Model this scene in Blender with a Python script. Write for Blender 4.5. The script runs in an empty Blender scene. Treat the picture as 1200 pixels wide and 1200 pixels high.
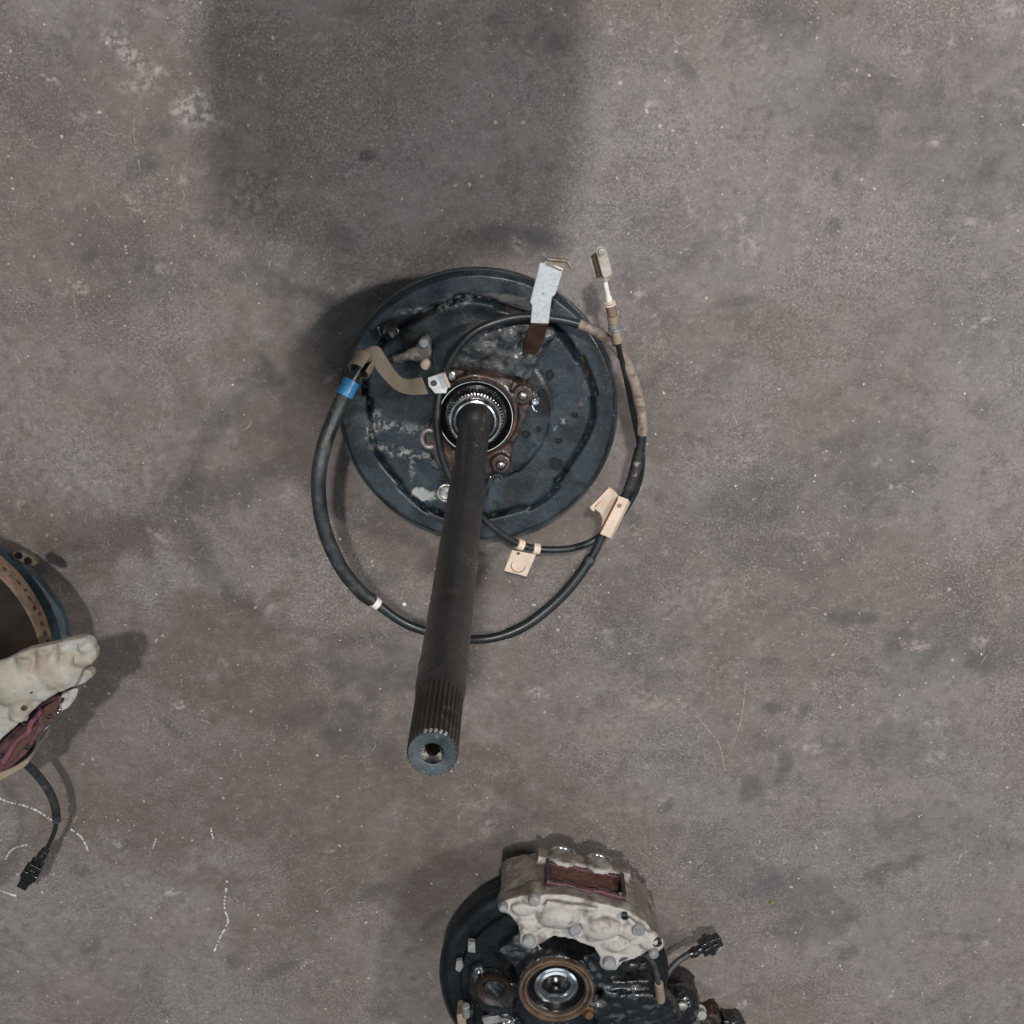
import bpy, bmesh, math, random
from mathutils import Vector, Matrix, noise
random.seed(7)
S = bpy.context.scene
COL = S.collection
PI = math.pi
# ------------------------------------------------------------------ camera
F, H = 1600.0, 1.67                       # focal length in photo pixels, lens height
dn = Vector((17/F, 572/F, -1)).normalized()
Zw = -dn
Xw = (Vector((1, 0, 0)) - Zw*Zw.x).normalized()
Yw = Zw.cross(Xw)
M3 = Matrix((Xw, Yw, Zw))                 # world <- camera
cd = bpy.data.cameras.new('camera'); cam = bpy.data.objects.new('camera', cd); COL.objects.link(cam)
cd.sensor_width = 36; cd.lens = 36*F/1200; cd.clip_start = .02; cd.clip_end = 100
cam.matrix_world = Matrix.Translation((0, 0, H)) @ M3.to_4x4()
S.camera = cam
# ------------------------------------------------------------------ light
w = bpy.data.worlds.new('World'); S.world = w; w.use_nodes = True
bg = w.node_tree.nodes['Background']
bg.inputs[0].default_value = (.80, .90, 1.0, 1); bg.inputs[1].default_value = .09

def lamp(name, d, dist, size, energy, color, sy=None, target=(0, -.5, .1)):
    l = bpy.data.lights.new(name, 'AREA'); o = bpy.data.objects.new(name, l); COL.objects.link(o)
    d = Vector(d).normalized()
    o.location = Vector(target) - d*dist
    o.rotation_euler = d.to_track_quat('-Z', 'Y').to_euler()
    l.shape = 'DISK' if sy is None else 'RECTANGLE'; l.size = size
    if sy: l.size_y = sy
    l.energy = energy; l.color = color
    return o
lamp('workshop_lamp', (-.012, -.415, -1), 9.5, .32, 530, (1, .965, .935))
lamp('side_lamp', (-.865, -.40, -1), 4.0, .32, 84, (1, .955, .92))
for i_, (sx_, sy_, wx_, wy_, en_) in enumerate(((-.2, -2.6, 3.0, 3.0, 36), (3.6, -1.2, 1.6, 6.0, 60), (-3.8, -1.2, 1.6, 6.0, 30))):
    lamp('overhead_fill', Vector((0, 0, -1)), 0, wx_, en_, (.80, .92, 1.0), wy_, (sx_, sy_, 6.0))  # added overhead panels for soft fill and bluish reflections on the metal
S.view_settings.view_transform = 'Standard'; S.view_settings.look = 'None'
S.view_settings.exposure = .10; S.view_settings.gamma = 1
S.cycles.max_bounces = 6

# ------------------------------------------------------------------ helpers
def P(px, py, z):
    v = M3 @ Vector(((px-600)/F, (600-py)/F, -1))
    return Vector((0, 0, H)) + v*((z-H)/v.z)
def proj(p):
    c = M3.transposed() @ (Vector(p)-Vector((0, 0, H)))
    return 600+F*c.x/-c.z, 600-F*c.y/-c.z
def px2m(px, py, z):                       # metres per photo pixel at that point
    return (P(px+1, py, z)-P(px, py, z)).length

def catmull(pts, n=8):
    out = []
    q = [pts[0]*2-pts[1]] + list(pts) + [pts[-1]*2-pts[-2]]
    for i in range(1, len(q)-2):
        a, b, c, d = q[i-1:i+3]
        for k in range(n):
            t = k/n
            out.append(.5*((2*b)+(c-a)*t+(2*a-5*b+4*c-d)*t*t+(3*b-a-3*c+d)*t**3))
    out.append(pts[-1].copy())
    return out

class MB:
    def __init__(s): s.bm = bmesh.new()
    def poly_prism(s, top, bot):
        a = [s.bm.verts.new(p) for p in top]; b = [s.bm.verts.new(p) for p in bot]
        n = len(a)
        s.bm.faces.new(a); s.bm.faces.new(b[::-1])
        for i in range(n):
            j = (i+1) % n
            s.bm.faces.new((a[j], a[i], b[i], b[j]))
        return s
    def prism_px(s, pl, zt, zb):
        t = [P(x, y, zt) for x, y in pl]
        return s.poly_prism(t, [Vector((p.x, p.y, zb)) for p in t])
    def plate(s, pts3, th):                # sheet of thickness th from a 3-D outline
        n = Vector((0, 0, 0)); m = len(pts3)
        for i in range(m):
            a, b = pts3[i], pts3[(i+1) % m]
            n += a.cross(b)
        n.normalize()
        if n.z < 0: n = -n
        return s.poly_prism(pts3, [p-n*th for p in pts3])
    def lathe(s, prof, c, seg=64, rf=None, cap=True, axis=None):
        c = Vector(c); rings = []
        q = Vector((0, 0, 1)).rotation_difference(Vector(axis)) if axis is not None else None
        for r, z in prof:
            ring = []
            for k in range(seg):
                a = 2*PI*k/seg
                rr = rf(r, z, a) if rf else r
                p = Vector((rr*math.cos(a), rr*math.sin(a), z))
                if q: p = q @ p
                ring.append(s.bm.verts.new(c+p))
            rings.append(ring)
        for a, b in zip(rings, rings[1:]):
            for k in range(seg):
                j = (k+1) % seg
                s.bm.faces.new((a[k], a[j], b[j], b[k]))
        if cap:
            s.bm.faces.new(rings[0][::-1]); s.bm.faces.new(rings[-1])
        return s
    def tube(s, pts, r, seg=14, cap=True):
        n = len(pts); rs = r if isinstance(r, (list, tuple)) else [r]*n
        rings = []; up = None
        for i, p in enumerate(pts):
            t = (pts[min(i+1, n-1)]-pts[max(i-1, 0)]).normalized()
            if up is None:
                up = t.orthogonal().normalized()
            up = (up - t*up.dot(t)).normalized()
            v = t.cross(up)
            rings.append([s.bm.verts.new(p+(up*math.cos(2*PI*k/seg)+v*math.sin(2*PI*k/seg))*rs[i]) for k in range(seg)])
        for a, b in zip(rings, rings[1:]):
            for k in range(seg):
                j = (k+1) % seg
                s.bm.faces.new((a[k], a[j], b[j], b[k]))
        if cap:
            s.bm.faces.new(rings[0][::-1]); s.bm.faces.new(rings[-1])
        return s
    def cyl(s, p0, p1, r0, r1=None, seg=24):
        return s.tube([Vector(p0), Vector(p1)], [r0, r0 if r1 is None else r1], seg)
    def ball(s, c, r, seg=20, q=None):
        r = (r, r, r) if not isinstance(r, (tuple, list)) else r
        m = Matrix.Translation(Vector(c)) @ (q.to_matrix().to_4x4() if q else Matrix()) @ Matrix.Diagonal((*r, 1))
        bmesh.ops.create_uvsphere(s.bm, u_segments=seg, v_segments=seg//2, radius=1, matrix=m)
        return s
    def box(s, c, size, q=None):
        m = Matrix.Translation(Vector(c)) @ (q.to_matrix().to_4x4() if q else Matrix()) @ Matrix.Diagonal((*size, 1))
        bmesh.ops.create_cube(s.bm, size=1, matrix=m)
        return s
    def beam(s, p0, p1, wx, wz, upv=(0, 0, 1)):
        p0, p1 = Vector(p0), Vector(p1); t = (p1-p0).normalized()
        u = Vector(upv); v = t.cross(u).normalized(); u = v.cross(t)
        f = lambda p: [p+v*a*wx/2+u*b*wz/2 for a, b in ((-1, -1), (1, -1), (1, 1), (-1, 1))]
        return s.poly_prism(f(p1), f(p0))
    def bolt(s, c, r, h, washer=True, rot=0, axis=None):
        q = Vector((0, 0, 1)).rotation_difference(Vector(axis)) if axis is not None else None
        c = Vector(c)
        if washer: s.lathe([(r*1.35, -h*.05), (r*1.38, h*.1), (r*1.32, h*.2)], c, 24, axis=axis)
        rings = []
        for rr, z in ((r, h*.15), (r, h*.8), (r*.86, h)):
            ring = []
            for k in range(6):
                p = Vector((rr*math.cos(k*PI/3+rot), rr*math.sin(k*PI/3+rot), z))
                ring.append(s.bm.verts.new(c+(q @ p if q else p)))
            rings.append(ring)
        for a, b in zip(rings, rings[1:]):
            for k in range(6): s.bm.faces.new((a[k], a[(k+1) % 6], b[(k+1) % 6], b[k]))
        s.bm.faces.new(rings[0][::-1]); s.bm.faces.new(rings[-1])
        return s
    def build(s, name, m, parent=None, bevel=0, remesh=0, smooth=0, disp=None, ang=38, subsurf=0):
        org = ROOT_LOC.get(top_of(parent).name, Vector()) if parent else Vector()
        bmesh.ops.recalc_face_normals(s.bm, faces=s.bm.faces)
        for v in s.bm.verts: v.co -= org
        for f in s.bm.faces: f.smooth = True
        if not remesh:
            for e in s.bm.edges:
                if len(e.link_faces) == 2 and e.calc_face_angle(0) > math.radians(ang): e.smooth = False
        me = bpy.data.meshes.new(name); s.bm.to_mesh(me); s.bm.free()
        o = bpy.data.objects.new(name, me); COL.objects.link(o)
        me.materials.append(m)
        if parent: o.parent = parent
        if remesh:
            r = o.modifiers.new('remesh', 'REMESH'); r.mode = 'VOXEL'; r.voxel_size = remesh; r.use_smooth_shade = True
        if smooth:
            k = o.modifiers.new('smooth', 'SMOOTH'); k.iterations = smooth; k.factor = .5
        if disp:
            for sc_, st in disp:
                d = o.modifiers.new('relief', 'DISPLACE'); d.texture = clouds(sc_); d.strength = st; d.mid_level = .5
        if bevel:
            b = o.modifiers.new('bevel', 'BEVEL'); b.width = bevel; b.segments = 2; b.limit_method = 'ANGLE'; b.angle_limit = math.radians(40)
        if subsurf:
            b = o.modifiers.new('subdivision', 'SUBSURF'); b.levels = b.render_levels = subsurf
        return o
_cl = {}
def clouds(sc_):
    if sc_ not in _cl:
        t = bpy.data.textures.new('relief', 'CLOUDS'); t.noise_scale = sc_; t.noise_depth = 3; _cl[sc_] = t
    return _cl[sc_]
ROOT_LOC = {}
def top_of(o):
    while o.parent: o = o.parent
    return o
def thing(name, label, cat, loc, group=None):
    o = bpy.data.objects.new(name, None); COL.objects.link(o); o.empty_display_size = .05
    o.location = loc; o['label'] = label; o['category'] = cat
    if group: o['group'] = group
    ROOT_LOC[o.name] = Vector(loc)
    return o

# ------------------------------------------------------------------ materials
def lin(r, g, b):
    f = lambda c: (c/255/12.92 if c <= 10 else ((c/255+.055)/1.055)**2.4)
    return (f(r), f(g), f(b), 1)
class NT:
    def __init__(s, name):
        s.m = bpy.data.materials.new(name); s.m.use_nodes = True
        s.t = s.m.node_tree; s.b = s.t.nodes['Principled BSDF']
        s.co = s.t.nodes.new('ShaderNodeTexCoord').outputs['Object']
    def n(s, k, **kw):
        x = s.t.nodes.new(k)
        for a, v in kw.items(): setattr(x, a, v)
        return x
    def link(s, a, b): s.t.links.new(a, b)
    def noise(s, sc_, det=5, rough=.6, dist=0, off=None, stretch=None):
        x = s.n('ShaderNodeTexNoise'); x.inputs['Scale'].default_value = sc_; x.inputs['Detail'].default_value = det
        x.inputs['Roughness'].default_value = rough; x.inputs['Distortion'].default_value = dist
        co = s.co
        if off or stretch:
            mp = s.n('ShaderNodeMapping'); s.link(co, mp.inputs[0])
            mp.inputs['Location'].default_value = off or (0, 0, 0)
            mp.inputs['Scale'].default_value = stretch or (1, 1, 1)
            co = mp.outputs[0]
        s.link(co, x.inputs['Vector'])
        return x.outputs['Fac']
    def step(s, v, a, b, lo=0, hi=1):
        x = s.n('ShaderNodeMapRange'); x.interpolation_type = 'SMOOTHSTEP'
        s.link(v, x.inputs[0]); x.inputs[1].default_value = a; x.inputs[2].default_value = b
        x.inputs[3].default_value = lo; x.inputs[4].default_value = hi
        return x.outputs[0]
    def math(s, op, a, b=0):
        x = s.n('ShaderNodeMath', operation=op)
        for i, v in enumerate((a, b)):
            if isinstance(v, (int, float)): x.inputs[i].default_value = v
            else: s.link(v, x.inputs[i])
        return x.outputs[0]
    def mix(s, f, a, b, mode='MIX'):
        x = s.n('ShaderNodeMix', data_type='RGBA', blend_type=mode)
        for i, v in ((0, f), (6, a), (7, b)):
            if isinstance(v, (int, float)): x.inputs[i].default_value = v
            elif isinstance(v, tuple): x.inputs[i].default_value = v
            else: s.link(v, x.inputs[i])
        return x.outputs[2]
    def spot(s, col, c, rx, ry, rot, color, amt=1., soft=.5, wob=.6, wsc=60, brk=0):
        """a stain or painted shade with a shape of its own: noisy ellipse at local (x, y)"""
        sub = s.n('ShaderNodeMapping', vector_type='TEXTURE')
        sub.inputs['Location'].default_value = (c[0], c[1], 0)
        sub.inputs['Rotation'].default_value = (0, 0, rot)
        sub.inputs['Scale'].default_value = (rx, ry, 1e6)
        s.link(s.co, sub.inputs[0])
        ln = s.n('ShaderNodeVectorMath', operation='LENGTH'); s.link(sub.outputs[0], ln.inputs[0])
        d = ln.outputs['Value']
        nz = s._nz.get(wsc)
        if nz is None: nz = s._nz[wsc] = s.math('SUBTRACT', s.noise(wsc, 8, .72, .4), .5)
        d = s.math('ADD', d, s.math('MULTIPLY', nz, wob*2))
        f = s.step(d, 1-soft*.5, 1+soft*.5, amt, 0)
        if brk:
            k = s._nz.get(('b', brk))
            if k is None: k = s._nz[('b', brk)] = s.step(s.noise(brk, 3, .7, off=(3, 1, 2)), .45, .6)
            f = s.math('MULTIPLY', f, k)
        return s.mix(f, col, color)
    _nz = None

def mat(name, c1, c2, sc_=20, rough=(.5, .7), metal=0., bump=.15, bsc=120, dust=None, spots=None, grime=None, spec=.5, coat=0, fine=None, stretch=None, edge=None):
    t = NT(name); t._nz = {}
    f = t.step(t.noise(sc_, 6, .62, stretch=stretch), .34, .66)
    col = t.mix(f, c1, c2)
    if fine:
        g = t.noise(fine[1], 3, .7, off=(5, 5, 5))
        col = t.mix(t.step(g, .3, .7, 0, fine[2]), col, fine[0])
    rsock = t.step(t.noise(sc_*1.7, 5, .6, off=(1, 2, 3)), .3, .7, rough[0], rough[1])
    for gr in (grime or []):               # (colour, scale, lo, hi, amount)
        k = t.step(t.noise(gr[1], 6, .65, .3, off=(gr[1]*.37, 2, 7)), gr[2], gr[3], 0, gr[4])
        col = t.mix(k, col, gr[0])
    if edge:
        ge = t.n('ShaderNodeNewGeometry').outputs['Pointiness']
        k = t.step(ge, edge[1], edge[2], 0, edge[3])
        col = t.mix(k, col, edge[0])
    for sp in (spots or []):
        col = t.spot(col, *sp)
    if dust:                               # dust settles on faces that look up
        nz = t.n('ShaderNodeNewGeometry').outputs['Normal']
        sx = t.n('ShaderNodeSeparateXYZ'); t.link(nz, sx.inputs[0])
        k = t.math('MULTIPLY', t.step(sx.outputs[2], .1, .95), t.step(t.noise(dust[1], 6, .7, off=(9, 9, 9)), dust[2], dust[3], 0, dust[4]))
        col = t.mix(k, col, dust[0])
        rsock = t.math('ADD', rsock, t.math('MULTIPLY', k, .25))
    t.link(col, t.b.inputs['Base Color']); t.link(rsock, t.b.inputs['Roughness'])
    t.b.inputs['Metallic'].default_value = metal
    t.b.inputs['Specular IOR Level'].default_value = spec
    t.b.inputs['Coat Weight'].default_value = coat; t.b.inputs['Coat Roughness'].default_value = .12
    if bump:
        bp = t.n('ShaderNodeBump'); bp.inputs['Strength'].default_value = bump; bp.inputs['Distance'].default_value = .002
        t.link(t.noise(bsc, 6, .65, stretch=stretch), bp.inputs['Height']); t.link(bp.outputs[0], t.b.inputs['Normal'])
    return t.m

# ------------------------------------------------------------------ floor
def floor_mat():
    t = NT('oil stained concrete'); t._nz = {}
    base = t.mix(t.step(t.noise(2.3, 6, .6), .40, .60), (.156, .129, .114, 1), (.186, .168, .159, 1))
    base = t.mix(t.step(t.noise(6.5, 8, .66, .4), .46, .64, 0, .45), base, (.235, .208, .196, 1))
    base = t.mix(t.step(t.noise(8.5, 8, .68, .5, off=(4, 1, 0)), .50, .66, 0, .55), base, (.108, .096, .092, 1))
    base = t.mix(t.step(t.noise(21, 7, .74, off=(2, 8, 0)), .50, .64, 0, .50), base, (.105, .088, .080, 1))
    base = t.mix(t.step(t.noise(34, 7, .76, off=(7, 3, 0)), .54, .66, 0, .42), base, (.29, .255, .240, 1))
    base = t.mix(t.step(t.noise(55, 5, .75, off=(3, 9, 0)), .50, .64, 0, .42), base, (.080, .070, .066, 1))
    base = t.mix(t.step(t.noise(85, 5, .75, off=(6, 2, 0)), .53, .66, 0, .42), base, (.33, .29, .275, 1))
    # fine sand grain of the trowelled face
    worn = t.step(t.noise(5, 5, .65, off=(6, 6, 0)), .40, .62, .25, 1)
    base = t.mix(t.math('MULTIPLY', worn, t.step(t.noise(250, 3, .8), .46, .60, 0, .66)), base, (.080, .072, .070, 1))
    base = t.mix(t.math('MULTIPLY', worn, t.step(t.noise(330, 3, .8, off=(1, 1, 0)), .54, .66, 0, .74)), base, (.42, .38, .365, 1))
    # stains, scuffs, chips and painted shade: where each lies is stored on the floor mesh
    def at(nm):
        x = t.n('ShaderNodeAttribute'); x.attribute_name = nm; return x.outputs['Fac']
    rag = t.noise(70, 6, .72, off=(2, 5, 0)); brk = t.step(t.noise(110, 4, .7, off=(3, 1, 2)), .44, .58)
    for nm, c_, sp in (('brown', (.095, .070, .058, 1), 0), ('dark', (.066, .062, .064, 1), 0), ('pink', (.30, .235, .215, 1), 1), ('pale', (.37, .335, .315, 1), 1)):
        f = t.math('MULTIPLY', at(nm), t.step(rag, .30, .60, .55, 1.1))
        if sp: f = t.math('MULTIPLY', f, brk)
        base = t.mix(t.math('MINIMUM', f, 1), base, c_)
    # clusters of fine pale flecks
    v2 = t.n('ShaderNodeTexVoronoi'); v2.inputs['Scale'].default_value = 230
    wn2 = t.n('ShaderNodeTexNoise'); wn2.inputs['Scale'].default_value = 420; t.link(t.co, wn2.inputs['Vector'])
    wv2 = t.n('ShaderNodeVectorMath', operation='MULTIPLY_ADD'); t.link(wn2.outputs['Color'], wv2.inputs[0]); wv2.inputs[1].default_value = (.004, .004, 0); t.link(t.co, wv2.inputs[2]); t.link(wv2.outputs[0], v2.inputs['Vector'])
    s2 = t.n('ShaderNodeSeparateColor'); t.link(v2.outputs['Color'], s2.inputs[0])
    th2 = t.math('MULTIPLY', t.step(s2.outputs[1], .62, 1.0, 0, .34), t.step(t.noise(7, 7, .74, off=(8, 4, 0)), .47, .66))
    base = t.mix(t.math('MULTIPLY', t.math('LESS_THAN', v2.outputs['Distance'], th2), .60), base, (.45, .405, .385, 1))
    # white paint freckles
    v = t.n('ShaderNodeTexVoronoi'); v.inputs['Scale'].default_value = 62
    wn = t.n('ShaderNodeTexNoise'); wn.inputs['Scale'].default_value = 240; t.link(t.co, wn.inputs['Vector'])
    wv = t.n('ShaderNodeVectorMath', operation='MULTIPLY_ADD'); t.link(wn.outputs['Color'], wv.inputs[0]); wv.inputs[1].default_value = (.006, .006, 0); t.link(t.co, wv.inputs[2]); t.link(wv.outputs[0], v.inputs['Vector'])
    sep = t.n('ShaderNodeSeparateColor'); t.link(v.outputs['Color'], sep.inputs[0])
    thr = t.step(sep.outputs[0], .72, 1.0, 0, .13)
    fr = t.math('LESS_THAN', v.outputs['Distance'], thr)
    base = t.mix(t.math('MULTIPLY', fr, .75), base, (.46, .41, .385, 1))
    t.link(base, t.b.inputs['Base Color'])
    t.link(t.step(t.noise(9, 6, .6, off=(4, 1, 0)), .35, .65, .62, .85), t.b.inputs['Roughness'])
    t.b.inputs['Specular IOR Level'].default_value = .35
    b1 = t.n('ShaderNodeBump'); b1.inputs['Strength'].default_value = .22; b1.inputs['Distance'].default_value = .003
    t.link(t.noise(180, 8, .75), b1.inputs['Height'])
    b2 = t.n('ShaderNodeBump'); b2.inputs['Strength'].default_value = .25; b2.inputs['Distance'].default_value = .01
    t.link(t.noise(14, 5, .6), b2.inputs['Height']); t.link(b1.outputs[0], b2.inputs['Normal'])
    t.link(b2.outputs[0], t.b.inputs['Normal'])
    return t.m
fl = MB()
import numpy as np
rng = np.random.default_rng(5)
gx = np.concatenate([[-6, -4, -2.4, -1.4], np.linspace(-.90, .90, 400), [1.4, 2.4, 4, 6]])
gy = np.concatenate([[-6, -4.4, -2.8, -2.0], np.linspace(-1.42, .22, 380), [.7, 1.6, 3.4, 6]])
GX, GY = np.meshgrid(gx, gy)
def vnoise(x, y, sc_, octaves=4):
    tot = 0; amp = .5
    for o_ in range(octaves):
        lat = rng.random((512, 512)); u, v = x*sc_, y*sc_
        iu, iv = np.floor(u).astype(int), np.floor(v).astype(int); fu, fv = u-iu, v-iv
        fu = fu*fu*(3-2*fu); fv = fv*fv*(3-2*fv)
        g = lambda a_, b_: lat[a_ % 512, b_ % 512]
        tot = tot+amp*(g(iu, iv)*(1-fu)*(1-fv)+g(iu+1, iv)*fu*(1-fv)+g(iu, iv+1)*(1-fu)*fv+g(iu+1, iv+1)*fu*fv-.5)
        sc_ *= 2.1; amp *= .6
    return tot
WB1, WB2 = vnoise(GX, GY, 16), vnoise(GX, GY, 42)
LAY = {k_: np.zeros_like(GX) for k_ in 'DBLK'}
D, B, L, PK = 'D', 'B', 'L', 'K'
def st(px, py, rx, ry, rot, lay, amt, soft=.8, *_):
    p = P(px, py, 0); k = px2m(px, py, 0)
    c_, s_ = math.cos(-rot), math.sin(-rot)
    dx, dy = GX-p.x, GY-p.y
    u, v = (dx*c_+dy*s_)/(rx*k), (-dx*s_+dy*c_)/(ry*k)
    big = min(1, max(rx, ry)/40)
    d_ = np.sqrt(u*u+v*v)+WB1*1.5*big+WB2*1.3
    soft = max(soft, .8)
    f = np.clip((1+soft*.5-d_)/soft, 0, 1); f = f*f*(3-2*f)*amt
    LAY[lay] = 1-(1-LAY[lay])*(1-f)
for a in ((430, 183, 9, 7, 0, D, .9, .5), (310, 325, 34, 15, .35, D, .55), (378, 352, 22, 13, .4, D, .5), (150, 300, 70, 45, .2, D, .30),
          (420, 790, 55, 26, .2, D, .45), (400, 842, 50, 24, -.1, D, .5), (470, 770, 30, 18, 0, D, .4), (440, 875, 50, 18, .2, D, .4),
          (912, 20, 40, 28, .4, D, .5), (1120, 760, 110, 40, 0, D, .30), (905, 830, 22, 9, 0, D, .65), (920, 898, 9, 18, .3, D, .6),
          (878, 928, 14, 22, .5, D, .6), (1000, 725, 28, 8, 0, D, .6), (1050, 1015, 40, 14, -.3, D, .55), (935, 1050, 60, 30, .2, D, .4), (960, 1090, 40, 20, 0, D, .35),
          (1100, 980, 70, 40, 0, D, .25), (600, 960, 40, 16, 0, D, .35), (50, 100, 40, 60, .2, D, .3), (820, 290, 40, 12, -.6, D, .35),
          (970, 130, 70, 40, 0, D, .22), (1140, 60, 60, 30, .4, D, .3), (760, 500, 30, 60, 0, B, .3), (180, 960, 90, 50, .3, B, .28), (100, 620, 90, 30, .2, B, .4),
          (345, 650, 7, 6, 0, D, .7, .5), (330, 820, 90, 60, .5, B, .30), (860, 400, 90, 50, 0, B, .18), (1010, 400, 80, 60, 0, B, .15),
          (590, 282, 60, 16, .1, D, .55), (640, 280, 26, 12, .2, D, .6), (350, 480, 60, 110, .1, B, .5), (460, 640, 90, 40, .3, B, .45), (680, 590, 60, 50, -.6, B, .35), (735, 440, 16, 70, 0, B, .4), (560, 670, 60, 26, 0, B, .4), (500, 1050, 60, 60, 0, B, .4), (120, 720, 40, 70, 0, B, .4), (180, 860, 260, 190, .3, B, .38), (1100, 180, 120, 60, .3, D, .3), (760, 720, 60, 90, .3, D, .25), (1000, 560, 120, 50, -.3, D, .28), (900, 640, 90, 30, .4, D, .3), (1060, 880, 50, 30, 0, D, .35), (860, 1010, 60, 40, .4, D, .3), (1140, 330, 60, 90, 0, D, .22), (700, 1040, 40, 60, 0, D, .3), (250, 760, 60, 80, .3, B, .35), (520, 900, 80, 50, 0, B, .35), (420, 960, 200, 130, 0, B, .30), (130, 260, 170, 220, 0, B, .22), (620, 780, 120, 160, 0, B, .25), (300, 560, 120, 140, 0, B, .25)):  # spots by bracket, plate, cable and hubs tint the shaded floor; others are stains
    st(*a)
for a in ((225, 130, 20, 22, .8, L, .75, .9, .9, 70, 120), (150, 60, 30, 12, .9, L, .65, .9, .9, 70, 120), (175, 90, 14, 20, .4, L, .5, .9, .9, 70, 120), (245, 140, 20, 8, .3, L, .5, .9, .9, 70, 120),
          (300, 240, 40, 30, 0, L, .3, .9, .9, 70, 120), (1075, 756, 17, 6, 0, PK, .9, .5, .4), (930, 830, 10, 4, 0, L, .4), (765, 826, 34, 13, .1, PK, .65, .8, .8), (720, 860, 40, 16, 0, PK, .4, .9, .8),
          (700, 800, 50, 14, 0, PK, .35, .9, .8), (720, 950, 40, 16, .1, PK, .4), (990, 102, 8, 6, .4, PK, .8), (762, 125, 6, 7, .4, L, .7, .5), (740, 28, 6, 3, .5, L, .9, .5), (796, 50, 6, 3, -.7, L, .9, .5),
          (878, 285, 18, 14, .4, L, .5, .9, .9, 70, 120), (750, 340, 8, 10, 0, L, .6, .9, .9, 70, 120), (820, 700, 50, 26, 0, L, .25, .9, .9, 70, 120), (1150, 750, 10, 12, 0, L, .5, .9, .9, 70, 120), (1095, 885, 16, 14, 0, L, .45, .9, .9, 70, 120),
          (560, 945, 26, 5, .1, L, .4, .9, .9, 70, 120), (780, 935, 12, 5, 0, L, .6), (155, 1045, 80, 40, .5, L, .16), (60, 520, 60, 70, 0, L, .18), (1180, 10, 10, 12, 0, L, .5, .9, .9, 70, 120), (160, 560, 60, 40, 0, L, .16),
          (680, 200, 25, 160, 0, L, .14), (830, 180, 110, 90, 0, L, .16), (1050, 300, 130, 90, 0, L, .12)):
    st(*a)
for _ in range(80): st(random.uniform(20, 1180), random.uniform(20, 1180), random.uniform(5, 24), random.uniform(4, 12), random.uniform(-1, 1), D, random.uniform(.25, .55))
for _ in range(70): st(random.uniform(20, 1180), random.uniform(20, 1180), random.uniform(4, 16), random.uniform(3, 8), random.uniform(-1, 1), L, random.uniform(.35, .8))
nX, nY = len(gx), len(gy)
fme = bpy.data.meshes.new('floor')
fme.from_pydata(np.stack([GX.ravel(), GY.ravel(), np.zeros(GX.size)], 1).tolist(), [], [(j*nX+i, j*nX+i+1, (j+1)*nX+i+1, (j+1)*nX+i) for j in range(nY-1) for i in range(nX-1)])
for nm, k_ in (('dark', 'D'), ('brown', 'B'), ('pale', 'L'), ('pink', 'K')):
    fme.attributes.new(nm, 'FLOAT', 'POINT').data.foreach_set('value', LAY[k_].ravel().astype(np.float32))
floor = bpy.data.objects.new('floor', fme); COL.objects.link(floor); fme.materials.append(floor_mat()); floor['kind'] = 'structure'
fl.bm.free()
floor['label'] = 'grey brown concrete workshop floor with dark stains and pale specks'

# chalky dotted lines and scratches lying on the floor
M_chalk = mat('white chalk', (.62, .60, .57, 1), (.42, .40, .38, 1), 90, (.8, .9))
M_scr = mat('pale scratch', (.34, .29, .25, 1), (.26, .23, .21, 1), 90, (.8, .9))
def chalk(pl, wpx, gap, m, z=.0006, nm='chalk_line'):
    b = MB(); pts = catmull([P(x, y, z) for x, y in pl], 14)
    k = px2m(pl[0][0], pl[0][1], 0)
    on = True
    for a, c in zip(pts, pts[1:]):
        if random.random() < gap: continue
        d = c-a
        if d.length < 1e-6: continue
        s_ = Vector((-d.y, d.x, 0)).normalized()*wpx*k*.5
        j = lambda: random.uniform(.35, 1.15)
        q = [a+s_*j(), a-s_*j(), c-s_*j(), c+s_*j()]
        top = [b.bm.verts.new(p) for p in q]
        b.bm.faces.new(top)
    o = b.build(nm, m, floor); return o
for pl, wd, gp in (([(-4, 934), (10, 940), (28, 944), (45, 951), (62, 962)], 3.0, .28), ([(82, 971), (93, 979), (99, 987), (103, 997)], 3.0, .25),
                   ([(6, 1008), (11, 999), (19, 993), (32, 990)], 2.6, .25), ([(0, 1044), (9, 1047), (19, 1050)], 3.2, .35),
                   ([(266, 1032), (263, 1062), (267, 1080), (258, 1098), (250, 1118)], 2.6, .45), ([(247, 970), (250, 984)], 2.4, .3), ([(183, 983), (178, 996)], 2.2, .3)):
    chalk(pl, wd, gp, M_chalk)
for pl, wd, gp in (([(815, 838), (830, 855), (843, 873), (850, 903)], 1.6, .12), ([(874, 796), (870, 835), (864, 858), (856, 882)], 1.4, .25), ([(745, 870), (762, 895), (775, 912)], 1.0, .4),
                   ([(196, 430), (193, 470), (186, 505)], 1.2, .3), ([(86, 345), (90, 372)], 1.5, .2), ([(160, 120), (157, 155), (165, 205)], 1.1, .35), ([(858, 483), (864, 498)], 1.5, .1), ([(190, 350), (170, 375)], 1.1, .3),
                   ([(1120, 275), (1113, 285)], 2, .1), ([(812, 40), (800, 52)], 2, .1), ([(828, 310), (838, 298), (858, 288)], 1., .4), ([(212, 790), (214, 825)], 1., .4), ([(1010, 875), (1100, 862)], .8, .5), ([(1130, 560), (1165, 535)], .9, .5)):
    chalk(pl, wd, gp, M_scr, nm='scratch_mark')

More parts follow.
